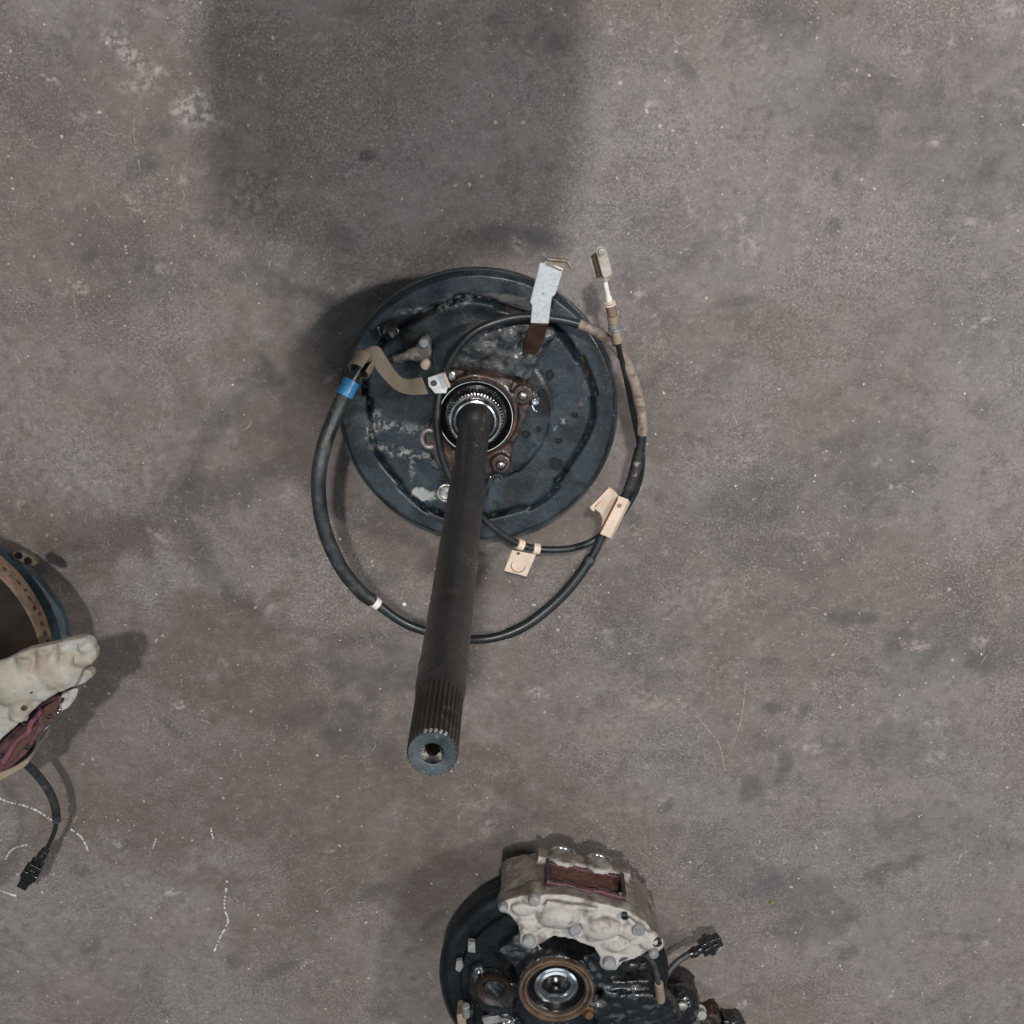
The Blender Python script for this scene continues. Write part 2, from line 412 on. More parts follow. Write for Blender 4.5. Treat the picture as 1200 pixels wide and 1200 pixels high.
def fibres():
    b = MB()
    for i in range(230):
        c = Vector((random.uniform(-.75, .75), random.uniform(-1.25, .12), .0005)); a = random.gauss(.9, .8); L_ = random.uniform(.003, .012); wd = random.uniform(.0003, .0007); bend = random.uniform(-.5, .5)
        pts = [c+Vector((math.cos(a+bend*u), math.sin(a+bend*u), 0))*L_*u for u in (-1, -.5, 0, .5, 1)]
        vv = []
        for j, p in enumerate(pts):
            n_ = Vector((-math.sin(a), math.cos(a), 0))*wd*(1-abs(j-2)/2.6)
            vv.append((b.bm.verts.new(p+n_), b.bm.verts.new(p-n_)))
        for u, v in zip(vv, vv[1:]): b.bm.faces.new((u[0], u[1], v[1], v[0]))
    o = b.build('scuff_scratches', M_scr, floor); o['kind'] = 'stuff'
fibres()
def grit():
    t = NT('grit'); t._nz = {}
    r = t.n('ShaderNodeNewGeometry').outputs['Random Per Island']
    cr = t.n('ShaderNodeValToRGB'); t.link(r, cr.inputs[0])
    e = cr.color_ramp.elements; e[0].color = (.50, .45, .42, 1); e[1].color = (.03, .028, .027, 1)
    for pos, c in ((.45, (.36, .30, .27, 1)), (.72, (.62, .60, .58, 1)), (.86, (.20, .16, .13, 1))):
        x = e.new(pos); x.color = c
    cr.color_ramp.interpolation = 'CONSTANT'
    t.link(cr.outputs[0], t.b.inputs['Base Color']); t.b.inputs['Roughness'].default_value = .8
    b = MB()
    for i in range(2100):
        x, y = random.uniform(-1.0, 1.0), random.uniform(-1.7, .2)
        s_ = random.choice((.0006, .0007, .0008, .0010, .0010, .0013, .0017)) * random.uniform(.7, 1.2)
        if random.random() < .015: s_ *= 1.7
        n = random.randint(4, 6); a0 = random.random()*6
        pts = [(x+s_*random.uniform(.6, 1.3)*math.cos(a0+2*PI*k/n), y+s_*random.uniform(.6, 1.3)*math.sin(a0+2*PI*k/n)) for k in range(n)]
        b.poly_prism([Vector((p[0]*.8+x*.2, p[1]*.8+y*.2, s_*random.uniform(.5, 1))) for p in pts], [Vector((p[0], p[1], .0002)) for p in pts])
    o = b.build('grit', t.m); o['kind'] = 'stuff'; o['label'] = 'pale and dark crumbs of grit scattered over the concrete floor'
    return o
grit()
def flake(px, py, r, c, name, label, cat):
    k = px2m(px, py, 0); p = P(px, py, 0); b = MB(); n = 8
    o_ = [(math.cos(2*PI*i/n)*r*k*random.uniform(.7, 1.2), math.sin(2*PI*i/n)*r*k*random.uniform(.7, 1.2)) for i in range(n)]
    b.poly_prism([p+Vector((x*.75, y*.75, r*k*.55)) for x, y in o_], [p+Vector((x, y, .0003)) for x, y in o_])
    o = b.build(name, mat(name, c, tuple(v*.8 for v in c[:3])+(1,), 200, (.7, .9)), bevel=.0004)
    o['label'] = label; o['category'] = cat
flake(905, 1057, 3.6, (.20, .165, .06, 1), 'leaf_crumb', 'tiny yellowish crumb alone on the floor right of the black connector', 'debris')
flake(474, 708, 2.6, (.75, .75, .74, 1), 'paint_chip', 'small white chip on the floor between black cable and long shaft', 'chip')

# ------------------------------------------------------------------ shared materials
M_iron = mat('black oily steel', (.012, .012, .013, 1), (.030, .028, .027, 1), 40, (.25, .5), 0, .3, 140, coat=.25)
M_rust = mat('rusty oiled casting', (.014, .009, .007, 1), (.045, .021, .013, 1), 45, (.28, .5), 0, .5, 160, grime=[((.14, .052, .025, 1), 32, .53, .67, .75), ((.008, .007, .007, 1), 26, .50, .64, .85)], coat=.35, edge=((.17, .075, .04, 1), .53, .60, .75))
M_seal = mat('wet black seal', (.006, .006, .007, 1), (.014, .012, .012, 1), 60, (.12, .28), 0, .15, 200, coat=.6)
M_steel = mat('bright worn steel', (.62, .63, .64, 1), (.42, .42, .42, 1), 90, (.18, .34), 1., .1, 300, grime=[((.05, .045, .04, 1), 70, .55, .68, .7)])
M_bright = mat('polished steel', (.72, .73, .74, 1), (.60, .60, .60, 1), 90, (.12, .22), 1., .05, 300)
M_tone = mat('oily toothed steel', (.34, .33, .32, 1), (.16, .15, .145, 1), 90, (.16, .30), 1., .2, 260, grime=[((.02, .018, .016, 1), 40, .52, .64, .7)])
M_stud = mat('oily stud', (.22, .21, .20, 1), (.08, .075, .07, 1), 140, (.14, .26), .9, .3, 220, coat=.4)
M_dull = mat('dull zinc', (.40, .41, .41, 1), (.26, .25, .24, 1), 60, (.4, .6), .6, .2, 200, grime=[((.16, .11, .08, 1), 50, .52, .7, .7)])
M_zincp = mat('grey zinc plate', (.82, .87, .90, 1), (.72, .76, .79, 1), 40, (.40, .58), .1, .12, 260, grime=[((.33, .31, .30, 1), 60, .60, .72, .7), ((.36, .26, .18, 1), 26, .64, .76, .5)], fine=((.30, .32, .33, 1), 300, .35))
M_tan = mat('tan painted clip', (.60, .465, .355, 1), (.70, .575, .46, 1), 60, (.5, .7), 0, .2, 220, grime=[((.20, .11, .06, 1), 40, .62, .74, .6), ((.58, .52, .45, 1), 80, .58, .7, .6)])
M_tand = mat('dusty khaki steel', (.205, .160, .110, 1), (.26, .205, .148, 1), 40, (.5, .7), 0, .2, 220, grime=[((.10, .07, .05, 1), 60, .60, .74, .6)])
M_rub = mat('black rubber', (.016, .018, .020, 1), (.030, .034, .037, 1), 30, (.38, .55), 0, .2, 260, dust=((.12, .115, .108, 1), 70, .50, .66, .45), grime=[((.006, .006, .007, 1), 40, .52, .64, .8)])
M_rubc = mat('clean black sheath', (.010, .012, .014, 1), (.020, .024, .027, 1), 30, (.28, .42), 0, .1, 260, dust=((.075, .075, .075, 1), 60, .5, .75, .35))
M_blue = mat('blue tape', (.022, .165, .36, 1), (.040, .22, .44, 1), 50, (.28, .42), 0, .1, 200)
M_white = mat('white paint band', (.72, .70, .66, 1), (.60, .58, .54, 1), 120, (.5, .7), 0, .1, 200)
M_dirty = mat('mud worn sheath', (.20, .145, .11, 1), (.27, .215, .175, 1), 60, (.6, .8), 0, .5, 200, grime=[((.06, .05, .045, 1), 90, .50, .62, .75), ((.36, .30, .26, 1), 130, .56, .66, .7)])
M_brown = mat('rust stained steel', (.020, .013, .009, 1), (.055, .029, .015, 1), 40, (.4, .6), 0, .3, 200, grime=[((.03, .022, .016, 1), 40, .5, .66, .7)])
M_oil = mat('black oil film', (.003, .003, .003, 1), (.005, .005, .005, 1), 60, (.18, .32), 0, .2, 80, spec=.35)

# ------------------------------------------------------------------ axle assembly
ZR = .17
A = P(557, 493, ZR); AX, AY = A.x, A.y
axle = thing('axle_assembly', 'long black splined axle shaft standing upright on a dark round backing plate with looped cable', 'axle', (AX, AY, 0))
def axz(py):
    lo, hi = 0, 1.3
    for _ in range(50):
        m = (lo+hi)/2
        if proj((AX, AY, m))[1] < py: lo = m
        else: hi = m
    return lo
ZT = axz(883); ZS0 = axz(806); ZS1 = axz(822); ZCO = axz(783)
def loc2(px, py, z):
    p = P(px, py, z); return (p.x-AX, p.y-AY)
# backing plate: pressed dish, polar height field
PC = P(560, 482, .105); PR = .1672
G1 = (.36, .345, .325, 1); G2 = (.25, .265, .265, 1); BK = (.006, .006, .007, 1); RS = (.13, .075, .045, 1)
def psp(px, py, rx, ry, rot, c, amt=.9, soft=.7, wob=.8, wsc=110, brk=0):
    return (loc2(px, py, .108), rx*1.01e-3, ry*1.05e-3, -rot, c, amt, soft, max(wob, 1.1), wsc, brk or (170 if c in (G1, G2, RS) else 0))
PLATE = mat('blue black paint', (.008, .0145, .021, 1), (.019, .031, .042, 1), 26, (.20, .48), 0, .45, 150,
    fine=((.040, .052, .060, 1), 240, .40),
    grime=[((.060, .074, .083, 1), 13, .52, .68, .6), ((.005, .006, .007, 1), 17, .50, .60, .85), ((.05, .034, .024, 1), 30, .60, .72, .6), ((.18, .18, .17, 1), 170, .66, .72, .8)],
    spots=[psp(437, 500, 7, 19, .25, G1, .95, .5), psp(467, 500, 30, 7, .08, G1, .7, .8, .9), psp(458, 527, 24, 7, .2, G1, .75, .8, .9), psp(485, 531, 26, 5, .25, G1, .6, .8),
           psp(496, 579, 14, 7, .25, (.42, .42, .40, 1), .95, .5, .9), psp(484, 547, 4, 16, .2, G2, .5), psp(486, 365, 22, 4, -.1, G2, .7), psp(535, 355, 22, 4, -.25, G2, .7), psp(520, 357, 12, 5, -.3, G2, .5), psp(555, 348, 20, 3, -.1, G2, .6),
           psp(585, 349, 26, 4, .1, (.12, .115, .105, 1), .7), psp(440, 640, 16, 6, .6, G2, .2), psp(590, 375, 34, 12, -.05, BK, .8), psp(612, 362, 18, 8, 0, (.09, .075, .065, 1), .6),
           psp(682, 420, 2.6, 22, -.35, RS, .9), psp(687, 447, 2.6, 14, .1, RS, .9), psp(683, 470, 2.6, 14, .5, RS, .8), psp(690, 497, 2.6, 10, -.5, RS, .7),
           psp(637, 470, 13, 21, .1, BK, .95, .4, .5), psp(651, 544, 9, 8, 0, BK, .97, .3, .5), psp(655, 516, 5, 5, 0, BK, .8), psp(674, 486, 4, 4, 0, BK, .85), psp(631, 503, 5, 5, 0, BK, .6), psp(616, 508, 6, 6, 0, BK, .6), psp(617, 566, 4, 4, 0, BK, .6), psp(648, 562, 4, 4, 0, BK, .4), psp(606, 548, 7, 5, 0, BK, .5), psp(632, 445, 12, 10, 0, BK, .6),
           psp(650, 498, 3, 5, 0, G1, .6, .5), psp(660, 493, 3, 5, 0, G1, .5, .5), psp(470, 390, 26, 16, .2, (.012, .014, .016, 1), .7), psp(470, 440, 30, 18, 0, (.016, .020, .024, 1), .4)])  # dark spot at upper left paints the shading of the plug's recess
def groove_r(a):                            # radius of the pressed step, wandering as in the photo
    return .1335 + .0035*math.sin(3*a+.6) + .0022*math.sin(7*a+2) + (.004 if math.sin(5*a) > .6 else 0)
def plate_z(r, a):
    g = groove_r(a)
    z = .1045
    z += -.010*max(0, min(1, (r-.160)/.0055))**2            # rolled rim
    z += .0050*(1-1/(1+math.exp((g-.004-r)/.0011)))           # step up inside the groove
    z += -.0075*math.exp(-((r-g)/.0021)**2)                 # groove itself
    if -1.5 < a < .7: z += .0022*(1-1/(1+math.exp((.086-r)/.001)))-.001*math.exp(-((r-.087)/.002)**2)
    x, y = r*math.cos(a), r*math.sin(a)
    for (cx, cy, s_, h) in BUMPS: z += h*math.exp(-((x-cx)**2+(y-cy)**2)/s_**2)
    z += .0009*noise.noise(Vector((x*18, y*18, 1)))+.0004*noise.noise(Vector((x*60, y*60, 3)))
    return z
BUMPS = []
for px, py, s_, h in ((590, 378, .020, -.007), (560, 372, .016, -.005), (520, 356, .014, .004), (482, 366, .018, .003), (640, 400, .02, .004), (463, 393, .014, -.006), (445, 500, .02, .002), (480, 520, .02, .002)):
    p = P(px, py, .108); BUMPS.append((p.x-PC.x, p.y-PC.y, s_, h))
b = MB(); NA, NR = 300, 84
rings = []
for i in range(NR):
    r = .03+(PR-.03)*i/(NR-1)
    rings.append([b.bm.verts.new((PC.x+r*math.cos(a), PC.y+r*math.sin(a), plate_z(r, (a+PI) % (2*PI)-PI))) for a in (2*PI*k/NA for k in range(NA))])
rings.append([b.bm.verts.new((PC.x+PR*math.cos(2*PI*k/NA), PC.y+PR*math.sin(2*PI*k/NA), .080)) for k in range(NA)])
rings.append([b.bm.verts.new((PC.x+(PR-.003)*math.cos(2*PI*k/NA), PC.y+(PR-.003)*math.sin(2*PI*k/NA), .080)) for k in range(NA)])
rings.append([b.bm.verts.new((PC.x+.05*math.cos(2*PI*k/NA), PC.y+.05*math.sin(2*PI*k/NA), .094)) for k in range(NA)])
for u, v in zip(rings, rings[1:]):
    for k in range(NA): b.bm.faces.new((u[k], u[(k+1) % NA], v[(k+1) % NA], v[k]))
plate = b.build('backing_plate', PLATE, axle, ang=70)
def film(pl, z, name='oil_patch'):
    q = [P(x, y, z) for x, y in pl]; c = sum(q, Vector())/len(q)
    for p_ in q+[c]:
        d_ = Vector((p_.x-PC.x, p_.y-PC.y)); p_.z = plate_z(d_.length, math.atan2(d_.y, d_.x))+.0003
    for p_ in q: p_.z = max(p_.z, c.z-.0006)
    bb = MB()
    lo = [bb.bm.verts.new(p) for p in q]; mi = [bb.bm.verts.new(c+(p-c)*.86+Vector((0, 0, .0002))) for p in q]; top = bb.bm.verts.new(c+Vector((0, 0, .0003)))
    n = len(q)
    for i in range(n):
        j = (i+1) % n
        bb.bm.faces.new((lo[i], lo[j], mi[j], mi[i])); bb.bm.faces.new((mi[i], mi[j], top))
    return bb.build(name, M_oil, plate, ang=80)
zp = .1105
film([(630, 456), (637, 455), (642, 462), (645, 472), (643, 482), (636, 487), (632, 480), (629, 468)], zp)
film([(644, 538), (650, 536), (658, 540), (660, 546), (655, 551), (648, 550), (643, 545)], zp)
film([(651, 514), (656, 512), (660, 517), (655, 520), (651, 519)], zp)
film([(588, 362), (602, 358), (618, 362), (624, 372), (612, 376), (596, 374)], zp)
film([(470, 392), (482, 388), (492, 392), (488, 398), (474, 400)], zp)
film([(612, 505), (618, 503), (622, 508), (618, 513), (612, 511)], zp); film([(628, 500), (633, 499), (635, 504), (630, 507)], zp)
film([(603, 546), (610, 543), (614, 549), (607, 554), (602, 551)], zp); film([(640, 436), (646, 432), (650, 440), (645, 447), (640, 443)], zp); film([(556, 600), (566, 596), (570, 602), (560, 606)], zp)
film([(671, 483), (676, 483), (678, 487), (674, 490), (671, 488)], zp)
# black knob and pin at the upper left of the plate
k = MB(); p = P(457, 389, .115); k.lathe([(.011, -.012), (.011, -.001), (.008, .002), (.008, .006), (.004, .007)], p, 28).build('rubber_plug', M_seal, plate, bevel=.0006)
MB().cyl(P(443.5, 384, .118), P(446, 392, .112), .0016, .0014, 10).build('locating_pin', M_bright, plate)
MB().tube(catmull([P(463, 384, .121), P(466.5, 387, .122), P(466, 392, .121)], 6), .0009, 8).build('wire_clip', M_steel, plate)
# hub and drum under the plate, down to the floor
MB().lathe([(.055, 0), (.062, .004), (.062, .016), (.112, .018), (.122, .022), (.126, .030), (.127, .084), (.120, .091)], (AX, AY, 0), 72).build('brake_drum', mat('rusty cast drum', (.05, .032, .024, 1), (.11, .062, .04, 1), 30, (.6, .8), 0, .4, 120), axle)
# muddy casting above the flange
mud = mat('muddy casting', (.018, .021, .024, 1), (.040, .047, .052, 1), 60, (.25, .55), 0, .6, 160,
          grime=[((.17, .175, .17, 1), 80, .53, .66, .75), ((.008, .009, .010, 1), 46, .50, .60, .9)], coat=.15)
b = MB()
b.prism_px([(524, 436), (532, 412), (548, 394), (575, 381), (606, 377), (632, 379), (650, 386), (648, 398), (634, 418), (622, 444), (606, 448), (588, 440), (560, 436)], .123, .104)
b.ball(P(560, 410, .122), (.022, .012, .004)); b.ball(P(596, 396, .122), (.016, .014, .005)); b.ball(P(640, 392, .122), (.012, .010, .005)); b.ball(P(606, 428, .122), (.018, .016, .004))
b.beam(P(606, 440, .124), P(640, 392, .126), .012, .006); b.beam(P(545, 402, .122), P(585, 388, .122), .010, .005)
b.build('anchor_casting', mud, axle, remesh=.0020, smooth=4, disp=[(.016, .0035), (.005, .0018)])
# bearing flange, oily and rusty
fl_pl = [(536, 433), (560, 434), (580, 437), (593, 444), (607, 449), (618, 451), (624, 458), (621, 472), (616, 490), (610, 507), (601, 520), (600, 532), (597, 545), (589, 553), (578, 553), (560, 560), (535, 566), (520, 556), (506, 535), (497, 520), (499, 507), (506, 494), (508, 470), (512, 452), (522, 438)]
b = MB(); b.prism_px(fl_pl, .139, .106)
for px, py in ((613, 463), (587, 544)): b.cyl(P(px, py, .146), Vector((*P(px, py, .146).xy, .11)), .0115, .0125)
b.lathe([(.0425, .120), (.0425, .146), (.0475, .147), (.050, .138), (.0505, .120), (.0425, .120)], (AX, AY, 0), 64, cap=False)
b.beam(P(545, 439, .141), P(600, 449, .141), .010, .006)
flange = b.build('bearing_flange', M_rust, axle, remesh=.0018, smooth=3, disp=[(.010, .0022)])
for px, py in ((612.5, 464), (587, 545)):
    b = MB(); p = P(px, py, .147); b.lathe([(.0062, -.002), (.0062, .002), (.0050, .0052), (.002, .0066)], p, 20).build('stud_nut', M_stud, flange)
# lug with a hole at the flange's left, slot below
b = MB(); p = P(503, 514, .142)
b.tube([p+Vector((math.cos(t_)*.0085, math.sin(t_)*.0105, .0)) for t_ in [PI*.35+i*PI*1.35/18 for i in range(19)]], .0034, 10).build('lug', mat('worn lug', (.20, .17, .15, 1), (.38, .34, .31, 1), 90, (.3, .5), .6, .3, 200), flange)
MB().prism_px([(503, 540), (509, 537), (521, 542), (522, 549), (512, 550), (504, 546)], .1245, .110).build('slot_plug', M_seal, flange, bevel=.001)
b = MB(); p = P(523, 578, .128)
b.tube([p+Vector((math.cos(t_)*.0095, math.sin(t_)*.0105, 0)) for t_ in [i*2*PI/28 for i in range(29)]], .0017, 8, cap=False)
b.lathe([(.0085, -.012), (.0085, -.001), (.0072, .0005), (.004, .0002)], p, 24, rf=lambda r, z, a: r*(1+.06*math.sin(9*a)))
b.build('fitting_ring', mat('nicked steel', (.75, .72, .68, 1), (.22, .19, .17, 1), 110, (.2, .4), .85, .6, 200), flange)
MB().plate([P(574, 558, .140), P(577, 559, .140), P(572, 583, .128), P(568, 585, .128)], .003).build('steel_strip', M_bright, flange, bevel=.0005)
b = MB(); p = P(627, 470, .126); b.lathe([(.0052, -.018), (.0052, .004), (.0040, .006), (.0020, .0065)], p, 20).build('bolt', M_bright, flange)
b = MB(); p = P(633, 470, .122); b.tube([p+Vector((math.cos(t_)*.006-.004, math.sin(t_)*.0125, 0)) for t_ in [PI*.6+i*PI*.9/12 for i in range(13)]], .0016, 8).build('highlight_wire', M_bright, flange)  # bright curved wire added as the highlight beside the oil pool
MB().bolt(P(583, 561, .118), .005, .007).build('bolt', M_iron, flange)
# seal, tone ring, inner race
SC = Vector((AX, AY, 0))
seal = MB().lathe([(.0440, .140), (.0440, .1555), (.0425, .1568), (.0410, .1560), (.0402, .1520), (.0385, .1480), (.0350, .1440), (.0300, .1435), (.0295, .140)], SC, 96).build('oil_seal', M_seal, axle)
MB().lathe([(.0414, .1557), (.0420, .1572), (.0426, .1572), (.0430, .1557)], SC, 96, cap=False).build('seal_lip', M_bright, seal)
nt = 52
def tooth(r, z, a):
    return r + (.0018 if math.cos(a*nt) > 0 and r > .030 else 0)
tone = MB().lathe([(.0305, .142), (.0305, .1690), (.0298, .1702), (.0275, .1702), (.0272, .168), (.0272, .150)], SC, nt*8, rf=tooth, cap=False).build('tone_ring', M_tone, axle, ang=30)
MB().lathe([(.0268, .150), (.0268, .1665), (.0262, .1672), (.0232, .1664), (.0228, .150)], SC, 72, cap=False).build('dark_collar', M_seal, tone)
MB().lathe([(.0246, .150), (.0246, .1712), (.0240, .1728), (.0222, .1735), (.0212, .1726), (.0212, .150)], SC, 72, cap=False).build('bearing_race', M_bright, axle)
# shaft
M_shaft = mat('black brown forged bar', (.008, .0078, .0082, 1), (.024, .0205, .0195, 1), 13, (.20, .46), .0, .5, 200, stretch=(.8, .8, 1.3),
              grime=[((.045, .038, .034, 1), 34, .55, .70, .55), ((.20, .19, .19, 1), 120, .66, .72, .6), ((.055, .036, .026, 1), 24, .60, .70, .4), ((.012, .014, .018, 1), 16, .5, .65, .6)], spec=.6)
RS_ = .0171
prof = [(.0208, .155), (.0206, .1765), (.0190, .1795), (.0178, .186), (RS_, .200)]
z = .2
while z < ZS0-.02:
    z += .02; prof.append((RS_+.00012*math.sin(z*90), min(z, ZS0-.004)))
prof = [q for q in prof if q[1] < ZCO-.004]+[(RS_, ZCO-.003), (RS_+.0005, ZCO-.0005), (RS_+.0006, ZCO+.002), (RS_+.0001, ZCO+.004)]
prof += [(RS_+.0002, ZS0-.003), (RS_+.0003, ZS0+.001), (.0162, ZS1-.004), (.0150, ZS1)]
shaft = MB().lathe(prof, SC, 56).build('shaft', M_shaft, axle)
NS = 30
def spl(r, z, a):
    d = math.cos(a*NS); k = max(-1, min(1, d*2.2))
    amp = .00065*min(1, max(0, (z-ZS0+.003)/.014))
    return r+amp*k if r > .0125 else r
sp = [(.0150, ZS0-.006)]+[(.0155, ZS0+i*(ZT-.0025-ZS0)/8) for i in range(9)]+[(.0153, ZT-.0004), (.0148, ZT)]
MB().lathe(sp, SC, NS*10, rf=spl, cap=False).build('spline', mat('spline steel', (.016, .0135, .012, 1), (.035, .029, .026, 1), 60, (.35, .5), .3, .3, 300, grime=[((.13, .11, .095, 1), 70, .58, .72, .7)], edge=((.16, .14, .12, 1), .52, .60, .6)), shaft, ang=50)
MB().lathe([(.0152, ZT-.0022), (.0153, ZT), (.0150, ZT+.0006), (.0080, ZT+.0004), (.0074, ZT+.0001)], SC, 72, cap=False).build('end_face',
    mat('blue grey machined face', (.050, .066, .075, 1), (.095, .112, .120, 1), 70, (.24, .44), .5, .3, 300, grime=[((.03, .036, .04, 1), 80, .52, .64, .7), ((.22, .25, .27, 1), 120, .60, .68, .6)]), shaft)
MB().lathe([(.0075, ZT+.0002), (.0069, ZT-.0006), (.0042, ZT-.0040), (.0037, ZT-.0048), (.0036, ZT-.006)], SC, 48, cap=False).build('countersink', M_tone, shaft)
MB().lathe([(.0039, ZT-.0045), (.0034, ZT-.006), (.0034, ZT-.022), (.0004, ZT-.024)], SC, 40, cap=False).build('centre_hole', M_seal, shaft)
b = MB()
for kk in (0, 1, 2, 3, 4):
    a = PI*.32+kk*2*PI/NS; p = SC+Vector((math.cos(a)*.0150, math.sin(a)*.0150, ZT-.0016))
    b.box(p, (.0026, .0020, .0030), Vector((1, 0, 0)).rotation_difference(Vector((math.cos(a), math.sin(a), .5))))
b.build('worn_tooth_tip', M_dull, shaft, bevel=.0004)
# white zinc bracket
b = MB()
zb, zm, zt_ = .158, .176, .205
b.plate([P(621.5, 378.5, zb), P(643, 379.5, zb), P(646.5, 349, zm), P(651, 345, zm), P(660, 316, zt_), P(634, 304, zt_), P(621, 354, zm), P(623.5, 358, zm)], .0028)
bracket = b.build('bracket', M_zincp, axle, bevel=.0007)
b = MB()
b.plate([P(641, 303, zt_+.001), P(664, 306, zt_+.001), P(670, 313, zt_-.001), P(668.5, 317, zt_-.002), P(658, 318, zt_-.0005), P(640, 310, zt_)], .0024)
b.beam(P(641, 303, zt_+.002), P(664, 305, zt_+.002), .0025, .008); b.beam(P(664, 305, zt_+.002), P(670, 314, zt_-.001), .0022, .007)
b.build('bracket_flange', mat('rust edged zinc', (.30, .26, .23, 1), (.20, .13, .08, 1), 90, (.4, .6), .3, .3, 220), bracket, bevel=.0006)
MB().plate([P(633, 300, zt_+.006), P(637.5, 297, zt_+.008), P(641, 302, zt_+.004), P(639, 308, zt_), P(634, 308, zt_)], .0024).build('bracket_tab', M_dull, bracket, bevel=.0006)
b = MB()
b.plate([P(622, 379, zb-.001), P(642.5, 380, zb-.001), P(636, 402, .134), P(623, 430, .117), P(611, 428, .117), P(613, 402, .134)], .004)
b.build('bracket_foot', M_brown, bracket, bevel=.0012)
b = MB()
for px, py in ((632.5, 341), (636.5, 338.5), (637, 343)):
    b.lathe([(.0016, -.0004), (.0016, .0007), (.0008, .0009)], P(px, py, zm+.0065), 12)
b.build('spot_weld', M_dull, bracket)
# khaki clamp arm, white clip plate
b = MB()
def strip(b, l, r, th):
    rows = []
    for p, q in zip(l, r):
        rows.append([b.bm.verts.new(x) for x in (p, q, q-Vector((0, 0, th)), p-Vector((0, 0, th)))])
    for u, v in zip(rows, rows[1:]):
        for k in range(4): b.bm.faces.new((u[k], u[(k+1) % 4], v[(k+1) % 4], v[k]))
    b.bm.faces.new(rows[0][::-1]); b.bm.faces.new(rows[-1])
zz_ = (.163, .167, .168, .167, .163, .163, .166, .168)
strip(b, catmull([P(x, y, z) for (x, y), z in zip(((424, 412), (435, 406), (444, 407), (450, 415), (466, 439), (477, 444.5), (486, 443.5), (494, 442)), zz_)], 4),
      catmull([P(x, y, z) for (x, y), z in zip(((428, 426), (434, 425), (439, 430), (445, 439), (463, 457), (478, 462.5), (490, 463), (502, 462)), zz_)], 4), .003)
arm = b.build('clamp_arm', M_tand, axle, bevel=.0007)
b = MB(); c = P(425, 427, .163); dirn = ((P(408, 452, .168)-P(432, 418, .168)).normalized()*.72+Vector((0, 0, .62))).normalized(); u = dirn.orthogonal().normalized(); v = dirn.cross(u)
outer = []
for i in range(29):
    t_ = i*2*PI/28*.94
    outer.append((u*math.cos(t_)+v*math.sin(t_)))
vs = []
for ww in (-.010, .010):
    for rr in (.0135, .0117): vs.append([b.bm.verts.new(c+dirn*ww+q*rr) for q in outer])
for i in range(28):
    for s0, s1 in ((0, 1), (1, 3), (3, 2), (2, 0)):
        b.bm.faces.new((vs[s0][i], vs[s0][i+1], vs[s1][i+1], vs[s1][i]))
for i in (0, 28): b.bm.faces.new((vs[0][i], vs[1][i], vs[3][i], vs[2][i]))
b.build('clamp_ring', M_tand, arm, bevel=.0004)
b = MB()
b.plate([P(501, 443, .172), P(519, 437, .173), P(525, 452, .172), P(523, 461, .171), P(510, 461.5, .170), P(502, 452, .171)], .0025)
clip = b.build('clip_plate', mat('white zinc', (.88, .88, .86, 1), (.74, .73, .70, 1), 120, (.3, .5), .3, .3, 200, grime=[((.30, .25, .2, 1), 60, .60, .72, .6)]), arm, bevel=.0006)
MB().lathe([(.0034, -.0004), (.0034, .0006), (.0028, .0007), (.0026, -.0002)], P(508.5, 449, .1724), 20).build('clip_hole', M_seal, arm)
MB().beam(P(520, 437, .176), P(527, 453, .175), .002, .010).build('clip_lip', M_tan, arm, bevel=.0005)
MB().ball(P(530, 440, .172), (.0042, .0062, .0025)).build('clip_tongue', M_steel, arm)
# silver lug casting with two bolts
b = MB()
b.prism_px([(493, 396), (500, 394), (504, 400), (507, 420), (508, 428), (501, 435), (494, 431), (488, 424), (478, 423), (468, 426), (458, 425), (457, 418), (470, 415), (478, 410), (486, 407)], .127, .106)
b.ball(P(480, 417, .127), (.012, .005, .003)); b.beam(P(460, 421, .128), P(476, 417, .129), .007, .004)
lug = b.build('lever_casting', mat('scuffed casting', (.21, .185, .165, 1), (.12, .105, .095, 1), 60, (.4, .6), .3, .6, 150, grime=[((.46, .47, .46, 1), 100, .57, .66, .7), ((.03, .03, .03, 1), 80, .54, .66, .8)]), axle, remesh=.0015, smooth=3)
for px, py in ((497, 401), (499, 427)): MB().lathe([(.0068, -.003), (.0068, .003), (.005, .0055), (.002, .006)], P(px, py, .128), 20).build('bolt', M_tan if py > 410 else M_dull, lug)

